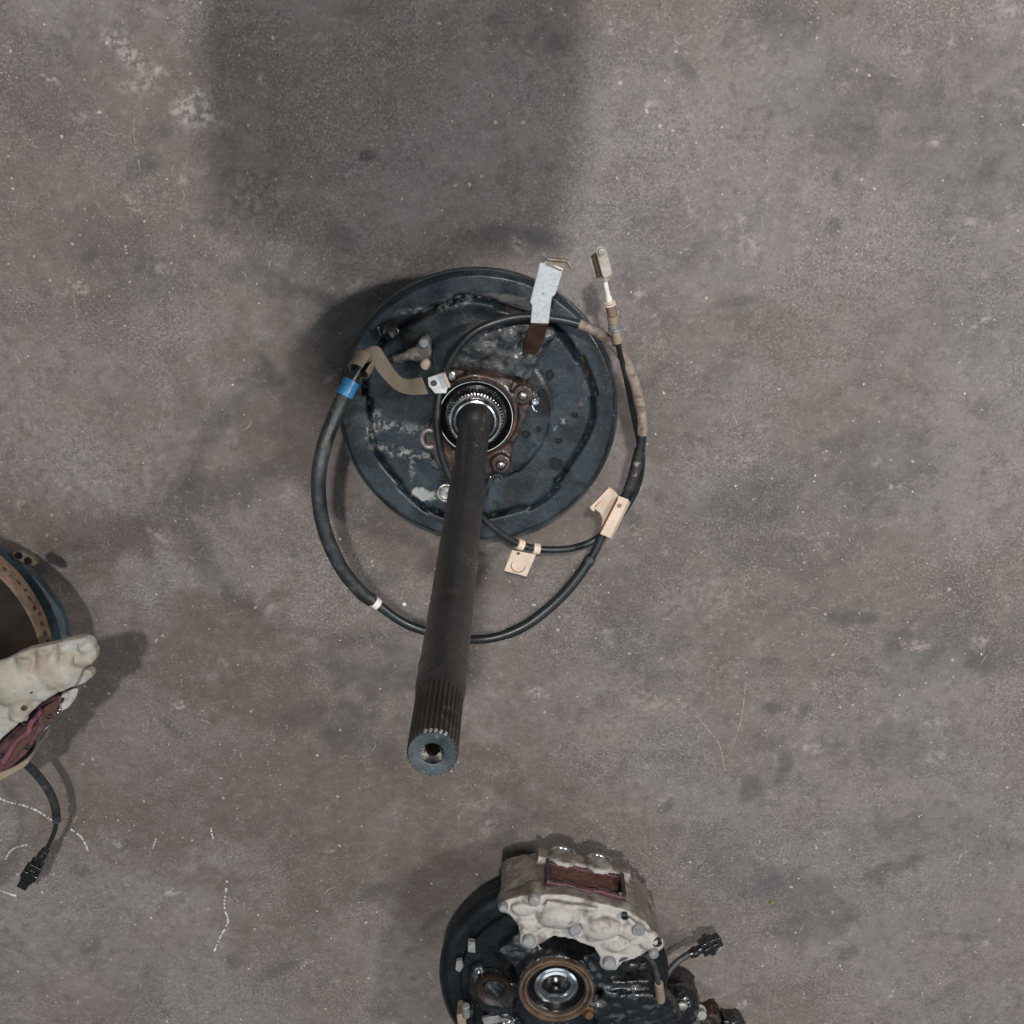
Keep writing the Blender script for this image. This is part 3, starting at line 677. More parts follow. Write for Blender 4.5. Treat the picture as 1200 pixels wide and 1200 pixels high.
# ------------------------------------------------------------------ parking brake cable
ctrl = [  # px, py, z, radius
 (431, 418, .152, .0062), (412, 447, .172, .0062), (395, 482, .185, .0062), (380, 522, .20, .0062), (373, 566, .21, .0060), (379, 616, .212, .0058), (398, 662, .208, .0056), (422, 693, .200, .0056), (438, 705, .196, .0056),
 (470, 728, .19, .0055), (500, 740, .185, .0055), (535, 748, .18, .0055), (575, 748, .175, .0055), (612, 735, .170, .0055), (645, 711, .162, .0055), (672, 683, .155, .0055), (695, 650, .148, .0050), (707, 625, .145, .0050),
 (726, 592, .146, .0050), (738, 570, .148, .0050), (746, 543, .151, .0052), (752, 515, .154, .0052), (752, 485, .157, .0052), (744, 450, .158, .0052), (730, 418, .157, .0052), (710, 396, .155, .0052), (685, 382, .152, .0052), (652, 374, .148, .0050),
 (615, 371, .145, .0050), (583, 377, .146, .0048), (556, 389, .150, .0046), (535, 410, .153, .0045), (521, 438, .154, .0045), (513, 472, .161, .0043), (513, 508, .166, .0043), (521, 545, .164, .0043), (538, 577, .160, .0043), (562, 604, .154, .0043), (590, 627, .144, .0043),
 (612, 639, .136, .0043), (640, 644, .128, .0043), (672, 642, .120, .0043), (700, 631, .113, .0043), (724, 608, .110, .0043), (744, 577, .112, .0042), (752, 545, .120, .0042), (749, 515, .132, .0040), (741, 478, .142, .0035), (733, 440, .156, .0031), (727, 415, .166, .0030), (724, 398, .171, .0030)]
NSEG = 10
cp = [P(x, y, z) for x, y, z, r in ctrl]; full = catmull(cp, NSEG)
rad = []
for i in range(len(ctrl)-1):
    for k_ in range(NSEG): rad.append(ctrl[i][3]+(ctrl[i+1][3]-ctrl[i][3])*k_/NSEG)
rad.append(ctrl[-1][3])
cable = MB().tube(full, rad, 16).build('brake_cable', M_rubc, axle, ang=80)
def seg(i0, i1, dr, name, m, flare=0):
    a, c_ = int(i0*NSEG), int(i1*NSEG)
    pts = full[a:c_+1]; rr = [rad[j]+dr for j in range(a, c_+1)]
    if flare: rr[0] += flare; rr[1] += flare; rr[-1] += flare; rr[-2] += flare
    return MB().tube(pts, rr, 18).build(name, m, cable, ang=60)
seg(1.2, 7.95, .0026, 'thick_sleeve', M_rub)
seg(1.0, 1.5, .0036, 'blue_band', M_blue, .0003)
seg(8.0, 8.22, .0014, 'white_band', M_white)
seg(12.5, 15.9, .0010, 'lower_sleeve', M_rubc)
seg(15.7, 15.95, .0016, 'sleeve_end', M_rub, .0002)
seg(21.2, 26.2, .0008, 'muddy_sheath', M_dirty)
seg(18.8, 20.6, .0012, 'scuffed_sheath', mat('scuffed black sheath', (.016, .016, .016, 1), (.045, .043, .04, 1), 50, (.35, .55), 0, .4, 160, grime=[((.36, .34, .32, 1), 60, .60, .70, .8)]))
# tan two-leaf clip wrapped round the cable
b = MB(); zc = .158
b.plate([P(725, 581.5, zc), P(737, 586, zc), P(715, 630.5, zc-.002), P(703, 626, zc-.002)], .002)
b.plate([P(736.6, 586.2, zc-.0005), P(739, 589, zc-.014), P(717, 632, zc-.016), P(714.6, 630.4, zc-.0025)], .0018)
cl1 = b.build('cable_clip', M_tan, cable, bevel=.0005)
b = MB()
b.plate([P(715, 571.5, zc-.008), P(721.5, 577.5, zc-.005), P(724, 581, zc-.003), P(703, 624, zc-.005), P(706, 609, zc-.007), P(703, 601, zc-.010), P(698, 597.5, zc-.012), P(697, 595, zc-.012)], .0018)
b.beam(P(714.5, 572, zc-.007), P(692.5, 594.5, zc-.011), .0036, .006)
b.plate([P(692, 592.5, zc-.009), P(697.5, 594.5, zc-.011), P(696.5, 600, zc-.012), P(691, 596.5, zc-.011)], .002)
b.build('clip_leaf', M_tan, cable, bevel=.0005)
MB().beam(P(723.5, 584, zc-.0004), P(704, 622, zc-.0022), .0022, .0018).build('rust_seam', mat('red rust', (.16, .05, .022, 1), (.11, .035, .02, 1), 120, (.7, .9)), cable)
MB().lathe([(.0026, -.0004), (.0026, .0004), (.0018, .0005)], P(726, 592.5, zc+.0002), 16).build('rivet', M_tand, cable)
# tag clip
b = MB(); zg = .139
b.plate([P(600, 645, zg), P(628, 650.5, zg), P(617, 676, zg-.004), P(590.5, 669, zg-.004)], .002)
b.build('cable_tag', M_tan, cable, bevel=.0006)
b = MB(); c = P(607.5, 663, zg-.0022); b.tube([c+Vector((math.cos(i*2*PI/24)*.0086, math.sin(i*2*PI/24)*.0086, -.0003)) for i in range(25)], .0006, 6, cap=False).build('embossed_ring', M_tand, cable)
for i0 in (38.98, 39.68):
    a = full[int(i0*NSEG)]; d_ = (full[int(i0*NSEG)+2]-a).normalized()
    MB().tube([a-d_*.0042, a+d_*.0042], .0068, 24).build('tag_band', M_tan, cable, bevel=.0008)
MB().lathe([(.0018, -.0004), (.0018, .0006), (.0006, .0007)], P(607.5, 648.5, zg+.0002), 12).build('tag_hole', M_seal, cable)
MB().plate([P(619, 640.5, .146), P(624, 641, .146), P(624, 644.5, .145), P(619.5, 644, .145)], .0012).build('tag_tongue', M_bright, cable)
# adjuster and clevis at the cable's end
a0 = P(724.2, 401.5, .171); a1 = P(708.5, 328, .185); ad = (a1-a0); L_ = ad.length; ad.normalize()
def on(t_): return a0+ad*L_*t_
M_sleeve = mat('soiled tan sleeve', (.34, .265, .20, 1), (.22, .165, .12, 1), 70, (.5, .7), 0, .4, 200, grime=[((.10, .075, .055, 1), 60, .54, .66, .7)])
def ring(t0, t1, r0, r1=None, m=M_tan, nm='collar'):
    return MB().cyl(on(t0), on(t1), r0, r1, 24).build(nm, m, cable, bevel=.0006)
ring(0, .215, .0056, .0054, M_sleeve, 'end_sleeve')
ring(.20, .245, .0082, .0086, M_dull, 'collar_nut'); ring(.245, .31, .0068, .0072, M_dull, 'collar_nut')
ring(.31, .43, .0060, .0064, M_tand, 'adjuster_sleeve')
ring(.43, .60, .0054, .0056, mat('brown ribbed sleeve', (.13, .085, .06, 1), (.19, .135, .10, 1), 90, (.5, .7)), 'adjuster_sleeve')
ring(.60, .625, .0070, None, M_tan, 'ring_clip'); ring(.64, .66, .0066, None, M_tan, 'ring_clip')
ring(.66, .74, .0042, .0036, M_white, 'rod_nut')
ring(.72, 1.0, .0028, .0027, M_white, 'pull_rod')
b = MB()
zf, zk = .196, .178
def arm_px(cx0, cy0, cx1, cy1, hw, zc_, th):
    p0, p1 = P(cx0, cy0, zc_), P(cx1, cy1, zc_); d_ = (p1-p0).normalized(); s_ = Vector((-d_.y, d_.x, 0)).normalized()
    out = [p1+s_*hw, p1+s_*hw*.75+d_*hw*.5, p1-s_*hw*.75+d_*hw*.5, p1-s_*hw]
    out += [p0-s_*hw*math.cos(t_)-d_*hw*math.sin(t_) for t_ in [i*PI/8 for i in range(9)]]
    b.plate(out, th)
arm_px(704.5, 294.5, 712, 322, .0057, zf, .0028)
arm_px(691.8, 303, 697.5, 325, .0014, .182, .0045)
b.beam(P(712, 326.5, .1905), P(697, 328, .180), .005, .009)
b.build('clevis', mat('pale zinc', (.42, .40, .35, 1), (.30, .245, .19, 1), 60, (.4, .6), .2, .3, 200, grime=[((.56, .56, .54, 1), 50, .54, .7, .5), ((.12, .075, .05, 1), 70, .56, .66, .7)]), cable, bevel=.0007)
b = MB(); arm_px(698.5, 303, 702.5, 324, .0056, .177, .0028); b.build('clevis_arm', M_brown, cable, bevel=.0006)  # dark rusty tone also paints in the shaded gap between the arms
MB().lathe([(.0040, -.004), (.0040, .0012), (.0034, .0022), (.001, .0026)], P(705, 294.5, zf+.0003), 20).build('clevis_pin', M_dull, cable)

# ------------------------------------------------------------------ shared: caliper pieces
M_alu = mat('dusty cast aluminium', (.125, .103, .083, 1), (.21, .182, .152, 1), 30, (.42, .7), .1, .6, 140,
            grime=[((.07, .052, .040, 1), 44, .54, .66, .75), ((.30, .29, .27, 1), 22, .55, .66, .7)], dust=((.43, .41, .375, 1), 34, .34, .52, .9))
M_alut = mat('chalky cast aluminium', (.335, .305, .25, 1), (.27, .235, .185, 1), 24, (.55, .75), .0, .4, 140,
             grime=[((.25, .20, .15, 1), 22, .50, .64, .7), ((.385, .39, .385, 1), 10, .48, .60, .7), ((.16, .13, .105, 1), 60, .57, .70, .6)])
M_gb = mat('dusty grey bolt', (.30, .305, .31, 1), (.18, .175, .17, 1), 90, (.45, .65), .2, .4, 220, grime=[((.16, .12, .09, 1), 60, .55, .7, .6)])
M_pad = mat('maroon pad plate', (.070, .026, .034, 1), (.115, .050, .062, 1), 60, (.35, .55), 0, .4, 160, grime=[((.035, .012, .016, 1), 60, .52, .66, .8)])
M_fric = mat('brown friction block', (.060, .026, .018, 1), (.10, .048, .032, 1), 50, (.7, .85), 0, .6, 160)
M_blk = mat('black greasy casting', (.004, .005, .006, 1), (.012, .014, .016, 1), 34, (.16, .42), 0, .7, 150, grime=[((.035, .025, .018, 1), 30, .58, .74, .7)], coat=.6)
M_shield = mat('black dust shield', (.004, .0055, .007, 1), (.009, .012, .015, 1), 16, (.22, .5), 0, .4, 120, grime=[((.04, .044, .048, 1), 20, .62, .78, .5)], spec=.35)
M_wire = mat('grey black wire', (.018, .020, .022, 1), (.045, .047, .048, 1), 50, (.4, .6), 0, .2, 200, dust=((.12, .12, .12, 1), 60, .45, .7, .5))

def connector(parent, p0, p1, r, nm='connector'):
    """plug: boot, ribbed body, latch"""
    p0, p1 = Vector(p0), Vector(p1); d_ = (p1-p0); L0 = d_.length; d_.normalize()
    b = MB()
    b.tube([p0+d_*L0*t_ for t_ in (0, .1, .12, .24, .26, .4)], [r*.55, r*.6, r*.7, r*.68, r*.56, r*.6], 14)
    b.beam(p0+d_*L0*.36, p0+d_*L0*.80, r*1.7, r*1.5)
    b.beam(p0+d_*L0*.55, p0+d_*L0*.70, r*2.1, r*1.85)
    b.beam(p0+d_*L0*.78, p0+d_*L0*1.0, r*1.35, r*1.2)
    b.beam(p0+d_*L0*.45+Vector((0, 0, r*.9)), p0+d_*L0*.9+Vector((0, 0, r*.8)), r*.6, r*.4)
    return b.build(nm, M_seal, parent, bevel=.0007)

# ------------------------------------------------------------------ knuckle at the bottom of the photo
K0 = P(652, 1160, .165)
kn = thing('steering_knuckle', 'black greasy steering knuckle with dusty silver caliper, cut off by the bottom edge', 'knuckle', (K0.x, K0.y, 0))
# dust shield, cut away shape with slight dish
shp = MB(); SCk = P(648, 1150, .12); SR = .158; NA = 160
rings = []
def shz(r, a): return .12+(.006 if r < SR*.82 else 0)+.0012*noise.noise(Vector((r*30*math.cos(a), r*30*math.sin(a), 5)))-.010*max(0, (r-SR*.95)/(SR*.05))
for r in (.03, .06, .09, .115, SR*.80, SR*.82, SR*.84, SR*.9, SR*.95, SR*.98, SR):
    rings.append([shp.bm.verts.new((SCk.x+r*(1+.012*math.sin(5*2*PI*k/NA+1))*math.cos(2*PI*k/NA), SCk.y+r*(1+.012*math.sin(4*2*PI*k/NA))*math.sin(2*PI*k/NA), shz(r, 2*PI*k/NA))) for k in range(NA)])
for dz, rr in ((.104, SR*.995), (.110, SR*.9), (.112, .03)):
    rings.append([shp.bm.verts.new((SCk.x+rr*math.cos(2*PI*k/NA), SCk.y+rr*math.sin(2*PI*k/NA), dz)) for k in range(NA)])
for u, v in zip(rings, rings[1:]):
    for k in range(NA): shp.bm.faces.new((u[k], u[(k+1) % NA], v[(k+1) % NA], v[k]))
shield = shp.build('dust_shield', M_shield, kn, ang=60)
# hub down to the floor
MB().lathe([(.050, 0), (.070, .003), (.074, .012), (.074, .022), (.050, .030), (.046, .11)], (K0.x, K0.y, 0), 56).build('wheel_hub', mat('hub steel', (.06, .05, .045, 1), (.12, .09, .07, 1), 40, (.45, .65), .4, .3, 150), kn)
# cast body
b = MB()
b.lathe([(.040, .112), (.040, .161), (.052, .163), (.060, .140), (.062, .112), (.040, .112)], (K0.x, K0.y, 0), 64, cap=False)
b.beam(P(622, 1118, .135), P(598, 1096, .128), .05, .03); b.beam(P(692, 1125, .135), P(735, 1112, .150), .045, .035)
b.beam(P(604, 1165, .14), P(575, 1160, .135), .06, .035); b.beam(P(704, 1170, .14), P(775, 1175, .135), .055, .04)
b.beam(P(650, 1215, .14), P(650, 1270, .13), .08, .05); b.beam(P(604, 1205, .13), P(560, 1235, .12), .05, .04)
b.ball(P(578, 1160, .138), (.030, .034, .018)); b.beam(P(705, 1140, .140), P(760, 1158, .132), .030, .030); b.beam(P(720, 1128, .150), P(756, 1130, .146), .014, .016); b.beam(P(588, 1112, .135), P(618, 1108, .138), .016, .014); b.beam(P(716, 1150, .158), P(760, 1148, .150), .008, .012); b.beam(P(726, 1165, .158), P(770, 1190, .146), .010, .010); b.beam(P(700, 1190, .150), P(745, 1200, .146), .03, .02); b.beam(P(704, 1118, .15), P(728, 1108, .15), .016, .014)
b.beam(P(770, 1165, .13), P(786, 1190, .125), .03, .03); b.ball(P(590, 1200, .130), (.03, .02, .014)); b.ball(P(560, 1150, .133), (.014, .03, .01)); b.beam(P(556, 1135, .135), P(552, 1200, .13), .006, .014); b.beam(P(566, 1192, .14), P(600, 1190, .14), .008, .01)
b.beam(P(640, 1112, .14), P(672, 1118, .14), .010, .012); b.ball(P(700, 1180, .15), (.016, .02, .014))
body = b.build('knuckle_body', M_blk, kn, remesh=.0026, smooth=4, disp=[(.014, .007), (.005, .003)])
# rusty bore in the left arm
b = MB(); b.lathe([(.022, -.004), (.024, .003), (.022, .007), (.016, .005), (.014, -.004)], P(578, 1158, .155), 36, rf=lambda r, z, a: r*(1+.05*math.sin(3*a))).build('ball_joint_bore', mat('dark rust', (.010, .007, .006, 1), (.026, .015, .011, 1), 50, (.4, .6), 0, .5, 150), body, ang=60)
# hub rings
M_rring = mat('rust ring', (.135, .092, .060, 1), (.075, .046, .028, 1), 60, (.5, .7), .2, .4, 200, grime=[((.05, .03, .02, 1), 70, .55, .68, .7), ((.33, .25, .18, 1), 60, .6, .72, .5)])
KC = Vector((K0.x, K0.y, 0))
rr1 = MB().lathe([(.0505, .150), (.0505, .166), (.0495, .1685), (.0470, .1690), (.0455, .1670), (.0448, .163), (.0440, .163), (.0437, .166), (.0425, .1672), (.0402, .1665), (.0392, .162), (.0385, .150)], KC, 80, cap=False).build('hub_ring', M_rring, kn, ang=50)
MB().lathe([(.0386, .163), (.0375, .1625), (.0360, .157), (.0320, .150), (.0290, .149), (.0285, .13)], KC, 72, cap=False).build('dark_seal', M_seal, rr1)
sr = MB().lathe([(.0300, .140), (.0300, .1550), (.0292, .1580), (.0262, .1590), (.0254, .1565), (.0244, .1560), (.0238, .1585), (.0200, .1592), (.0172, .1550), (.0160, .146), (.0155, .12)], KC, 80, cap=False).build('bearing_ring', M_bright, kn, ang=50)
MB().lathe([(.0160, .121), (.0060, .122), (.0050, .130), (.0005, .131)], KC, 40, cap=False).build('hub_centre', M_seal, rr1)
MB().bolt(P(690, 1186, .160), .0065, .009, rot=.3).build('bolt', mat('orange rust', (.15, .075, .032, 1), (.09, .045, .024, 1), 90, (.5, .7), .2), body, bevel=.0006)
# pale steel details on the shield and arm
b = MB(); b.prism_px([(548.5, 1104), (556.5, 1105), (557, 1117), (548, 1116)], .140, .130).build('steel_tab', M_gb, shield, bevel=.001)
b = MB(); b.prism_px([(534.5, 1127), (541, 1125.5), (543, 1133), (539, 1140), (533.5, 1137)], .132, .124).build('steel_tab', M_gb, shield, bevel=.001)
MB().ball(P(561, 1141, .146), (.0030, .0045, .002)).build('grease_nipple', M_bright, body)
MB().cyl(P(546, 1178, .150), P(546, 1190, .146), .005, .006, 16).build('stud', M_dull, body, bevel=.0005)
b = MB(); b.prism_px([(535, 1190), (546, 1187), (546, 1215), (538, 1215)], .150, .120).build('cast_foot', M_tand, body, bevel=.001)
for px, py, zz in ((680.5, 1125, .158), (694, 1173, .162), (721, 1176, .150)): MB().bolt(P(px, py, zz-.004), .0045, .006, False).build('bolt', M_steel, body)
MB().beam(P(703, 1199, .155), P(712, 1189, .155), .003, .003).build('split_pin', M_dull, body)
b = MB(); b.beam(P(566, 1196, .150), P(598, 1190, .152), .012, .006); b.build('worn_edge', M_dull, body, bevel=.001)
# caliper
ct, cm, cb_ = .212, .166, .110
top_pl = [(586, 1061), (592, 1055), (610, 1050), (640, 1048), (665, 1049), (690, 1055), (735, 1067), (757, 1081), (772, 1099), (775, 1113), (768, 1119), (759, 1115), (744, 1124), (730, 1128), (722, 1137), (710, 1137), (704, 1124), (696, 1111), (672, 1101), (648, 1097), (633, 1107), (622, 1113), (611, 1107), (607, 1085), (597, 1072), (588, 1069)]
b = MB()
b.prism_px(top_pl, ct-.006, .186)
b.prism_px([(586, 1061), (592, 1055), (612, 1050), (639, 1048), (640, 1066), (612, 1078), (597, 1072), (588, 1069)], ct-.008, cb_)
b.prism_px([(734, 1067), (757, 1081), (772, 1099), (775, 1113), (766, 1118), (745, 1105), (730, 1085)], ct-.010, cb_)
W0, W1 = P(640, 1048, ct), P(736, 1067, ct)
wl = (W1-W0).normalized(); wn_ = Vector((-wl.y, wl.x, 0))       # along the window, and outward from it
def wall(p0, p1, z0, z1, d0, d1):          # bar along the wall, depth d0..d1 outward
    q = [p0+wn_*d0, p1+wn_*d0, p1+wn_*d1, p0+wn_*d1]
    return [Vector((p.x, p.y, z1)) for p in q], [Vector((p.x, p.y, z0)) for p in q]
b.poly_prism(*wall(W0-wl*.01, W1+wl*.01, cb_, .134, -.035, .001))
for f_ in (.22, .68):
    pp = W0.lerp(W1, f_); b.cyl((pp.x, pp.y, .128), (pp.x+wn_.x*.006, pp.y+wn_.y*.006, .128), .019, .016, 32)
for px, py, rx, ry, h in ((655, 1070, .030, .020, .019), (704, 1085, .028, .018, .017), (618, 1079, .015, .010, .010), (615, 1063, .018, .012, .009), (740, 1090, .018, .014, .010), (676, 1090, .010, .009, .012), (760, 1100, .014, .016, .009), (690, 1068, .02, .008, .005), (630, 1095, .012, .012, .004), (722, 1106, .018, .012, .006)):
    b.ball(P(px, py, ct-.006), (rx, ry, h))
for px, py, r in ((620, 1103, .0125), (714, 1128, .0125), (769, 1107, .011), (591, 1064, .008), (626, 1056, .010), (748, 1089, .0095)):
    p = P(px, py, ct-.003); b.cyl(p, p-Vector((0, 0, .03)), r, r*1.1, 20)
for p0_, p1_, wd_ in (((600, 1062), (640, 1062), .007), ((640, 1056), (700, 1064), .006), ((612, 1092), (640, 1080), .008), ((690, 1100), (720, 1090), .008), ((720, 1112), (760, 1098), .007), ((735, 1075), (762, 1096), .006), ((680, 1072), (690, 1098), .006)):
    b.beam(P(*p0_, ct-.003), P(*p1_, ct-.003), wd_, .010)
for px in (598, 607, 617): b.beam(P(px, 1056, ct-.02), P(px+1, 1056, ct-.02)-Vector((0, 0, .09)), .006, .008, (0, 1, 0))
for px, py in ((748, 1072), (760, 1083), (768, 1094)): b.beam(P(px, py, ct-.02), P(px, py, ct-.02)-Vector((0, 0, .09)), .006, .008, (0, 1, 0))
cal = b.build('caliper', M_alu, kn, remesh=.0021, smooth=3, disp=[(.022, .0030), (.006, .0013)])
for px, py, r, mm in ((620, 1103, .0085, M_gb), (714, 1129, .0085, M_gb), (626, 1055, .008, M_gb), (748, 1089, .0085, M_gb), (674, 1089, .008, M_gb), (590, 1063, .0058, M_gb), (766, 1117, .0065, M_gb)):
    MB().lathe([(r, -.004), (r, .0025), (r*.85, .0042), (r*.3, .005)], P(px, py, ct+.002), 24).build('bolt', mm, cal)
MB().lathe([(.0062, -.004), (.0062, .0012), (.0046, .0016), (.004, -.002)], P(770, 1104.5, ct+.001), 20).build('port_plug', M_seal, cal)
MB().lathe([(.0045, -.004), (.0045, .0012), (.003, .0016)], P(732, 1074, ct+.0005), 14).build('port_plug', M_seal, cal)
def lip(z0, z1, d, nm='brake_pad'):
    b = MB(); n = 14
    for i in range(n):
        u0, u1 = W0.lerp(W1, i/n+.002), W0.lerp(W1, (i+1)/n+.002)
        bump = (.0035 if i in (3, 4, 9, 10) else 0)
        b.poly_prism(*wall(u0, u1, z0-bump*.7, z1, -.014, d+bump*.4+random.uniform(-.0006, .0006)))
    return b.build(nm, M_pad, cal, remesh=.0011, smooth=3, disp=[(.006, .0012)])
lip(.1795, .1865, .001); lip(.1345, .1400, -.001)
b = MB(); b.poly_prism(*wall(W0+wl*.007, W1-wl*.007, .139, .180, -.018, -.006)); b.build('friction_block', M_fric, cal, remesh=.0016, smooth=2, disp=[(.008, .003)])
MB().poly_prism(*wall(W0+wl*.0005, W0+wl*.005, .136, .186, -.012, .003)).build('pad_shim', M_iron, cal, bevel=.0008)
MB().poly_prism(*wall(W1-wl*.006, W1-wl*.0005, .136, .186, -.012, .003)).build('pad_shim', M_iron, cal, bevel=.0008)
for f_ in (.22, .68):
    pp = W0.lerp(W1, f_)
    b = MB(); b.tube([Vector((pp.x, pp.y, .128))+wn_*.007+wl*math.cos(t_)*.0175+Vector((0, 0, math.sin(t_)*-.016)) for t_ in [PI*.12+i*PI*.76/16 for i in range(17)]], .0026, 10).build('piston_boot', M_bright, cal)
for f_, zz in ((.28, .1825), (.80, .1825), (.92, .1825), (.12, .1825)):
    pp = W0.lerp(W1, f_); pp.z = zz
    MB().cyl(pp-wn_*.001, pp+wn_*.0026, .0026, None, 14).build('pad_pin', M_iron if f_ < .9 else M_bright, cal)
# brake pipe from the caliper
MB().tube(catmull([P(722, 1126, .205), P(735, 1121, .203), P(752, 1118.5, .200), P(763, 1125, .194), P(769, 1140, .180), P(772, 1153, .168)], 8), .0033, 12).build('brake_pipe', M_wire, kn)
MB().cyl(P(772, 1152, .169), P(774, 1172, .150), .0058, .0065, 16).build('pipe_union', M_tand, kn, bevel=.0008)
MB().ball(P(741, 1130, .160), (.012, .006, .006)).build('pipe_bracket', M_iron, kn)
wp = catmull([P(800, 1225, .06), P(789, 1200, .075), P(780, 1178, .09), P(777, 1157, .095), P(782, 1141, .09), P(793, 1128, .08), P(806, 1119, .072), P(818, 1113.5, .066)], 8)
wire = MB().tube(wp, .0047, 12).build('sensor_wire', M_wire, kn)
connector(wire, P(808, 1118.5, .071), P(844, 1100, .058), .0115)
# ball joint lump at the right
b = MB(); b.ball(P(798, 1172, .07), (.026, .022, .026)); b.ball(P(792, 1190, .06), (.026, .026, .03)); b.cyl(P(800, 1185, .07), (P(800, 1185, .07).x, P(800, 1185, .07).y, 0), .02, .024); b.beam(P(760, 1180, .11), P(805, 1190, .06), .04, .035)
lump = b.build('ball_joint', M_blk, kn, remesh=.0024, smooth=3, disp=[(.010, .009), (.004, .004)])
MB().bolt(P(818.5, 1186, .075), .0085, .014, axis=(.3, .3, 1)).build('bolt', M_dull, lump, bevel=.0008)
MB().cyl(P(818.5, 1186, .074), P(806, 1193, .055), .0075, .0085).build('bolt_shank', M_dull, lump)
MB().ball(P(799, 1179, .0985), (.0085, .007, .004)).build('grease_cap', M_dull, lump)
MB().beam(P(786, 1168, .085), P(791, 1195, .085), .006, .006).build('rusty_edge', M_brown, lump, bevel=.001)
b = MB(); b.prism_px([(822, 1192), (842, 1188), (848, 1215), (825, 1215)], .035, 0).build('rusty_arm', M_brown, lump, remesh=.002, smooth=2, disp=[(.012, .012), (.004, .004)])
b = MB(); b.prism_px([(848, 1197), (866, 1198), (878, 1215), (848, 1215)], .032, 0); b.ball(P(858, 1200, .03), (.012, .008, .008)); b.build('rubber_boot', M_blk, lump, remesh=.002, smooth=3, disp=[(.010, .010)])

# ------------------------------------------------------------------ hub with caliper at the left edge
RC = P(-109, 770, .20)
hb = thing('brake_disc_assembly', 'rusty brake disc with chalky pale caliper and black lead, cut off by left edge', 'brake disc', (RC.x, RC.y, 0))
C2 = Vector((RC.x, RC.y, 0))
M_disc = mat('dark rusted disc face', (.011, .009, .008, 1), (.028, .019, .014, 1), 18, (.45, .65), .2, .3, 160, grime=[((.060, .030, .018, 1), 9, .50, .66, .7)], spec=.15)
M_rim = mat('tan rusted rim', (.115, .075, .050, 1), (.20, .135, .092, 1), 60, (.7, .85), 0, .6, 160, grime=[((.12, .05, .03, 1), 40, .54, .70, .7)])
disc = MB().lathe([(.158, .162), (.163, .164), (.1632, .199), (.1615, .2005)], C2, 120).build('disc_rim', M_rim, hb, ang=50)
MB().lathe([(.1618, .2004), (.160, .2012), (.095, .2012), (.092, .204), (.090, .226), (.086, .230), (.034, .230), (.032, .222), (.0005, .222)], C2, 110, cap=False).build('disc_face', M_disc, disc, ang=40)
# vent slots round the rim
sm = None; M_slot = mat('dark slot rust', (.035, .016, .010, 1), (.06, .028, .018, 1), 80, (.7, .9), 0, .5, 200)
NV = 88
for i in range(NV):
    a = 2*PI*i/NV
    if sm is None:
        vb = MB().box((.1625, 0, 0), (.003, .0034, .0080)); so = vb.build('vent_slot', M_slot, None); sm = so.data
        so.parent = disc
    else:
        so = bpy.data.objects.new('vent_slot', sm); COL.objects.link(so); so.parent = disc
    so.rotation_euler = (0, 0, a+random.uniform(-.008, .008)); so.scale = (1, random.uniform(.4, 1.9), random.uniform(.25, 1.0)); so.location.z = .181+random.uniform(-.003, .003)
# shield behind
SCc = P(-75, 775, .125); q_ = 169*px2m(60, 700, .125)
b = MB(); b.lathe([(.100, .122), (q_-.010, .125), (q_-.002, .122), (q_, .116), (q_-.002, .108), (q_-.012, .114), (.100, .115)], (SCc.x, SCc.y, 0), 120, rf=lambda r, z, a: r*(1-.035*max(0, math.sin(6*a+.4))**6)*(1-.32*max(0, min(1, (.06-((a+PI) % (2*PI)-PI))/.12))))
sh2 = b.build('dust_shield', mat('teal black shield', (.020, .040, .055, 1), (.036, .062, .078, 1), 30, (.35, .55), 0, .3, 130, grime=[((.08, .11, .11, 1), 30, .6, .74, .5), ((.02, .018, .02, 1), 20, .5, .64, .7)]), hb, ang=50)
b = MB()
b.prism_px([(15, 648), (24, 646), (36, 652), (44, 660), (40, 664), (28, 660), (18, 655)], .130, .120); bk = b.build('shield_bracket', mat('tan bracket', (.13, .10, .065, 1), (.08, .058, .04, 1), 70, (.6, .8), 0, .3, 160), sh2, bevel=.001)
for px, py in ((22, 651), (33, 657)): MB().lathe([(.0048, -.001), (.0048, .001), (.004, .0012)], P(px, py, .1305), 16).build('bracket_hole', M_seal, sh2)
# hub below
MB().lathe([(.055, 0), (.075, .004), (.075, .018), (.06, .03), (.06, .13)], C2, 48).build('wheel_hub', M_iron, hb)
# caliper
ct2 = .262
tp = [(-70, 842), (-20, 791), (0, 778), (20, 766), (45, 758), (68, 753), (100, 749), (107, 751), (109.5, 757), (109, 761), (113, 766), (113, 773), (109, 778), (97, 783), (96, 788), (88, 806), (70, 812), (47, 825), (25, 846), (0, 868), (-50, 912)]
b = MB(); b.prism_px(tp, ct2-.005, .243)
b.prism_px([(88, 786), (104, 786), (108.5, 789), (108, 795), (100, 801), (84, 807)], ct2-.022, .226)
b.prism_px([(78, 752), (100, 749), (113, 768), (108, 778), (96, 784), (82, 806)], ct2-.006, .238)
b.prism_px([(-70, 860), (-30, 815), (-12, 810), (0, 845), (-50, 912)], ct2-.005, .20)
for (x0, y0), (x1, y1), wd in (((52, 760), (48, 818), .014), ((30, 768), (22, 842), .018), ((74, 756), (72, 808), .010), ((95, 760), (106, 756), .012), ((88, 772), (109, 771), .013)):
    b.tube([P(x0, y0, ct2-.007), P(x1, y1, ct2-.009)], wd*.62, 14)
b.ball(P(15, 800, ct2-.008), (.035, .03, .016)); b.ball(P(60, 790, ct2-.008), (.03, .02, .010)); b.ball(P(38, 800, ct2-.005), (.016, .02, .008))
cal2 = b.build('caliper', M_alut, hb, remesh=.0022, smooth=2, disp=[(.03, .005), (.008, .0012)])
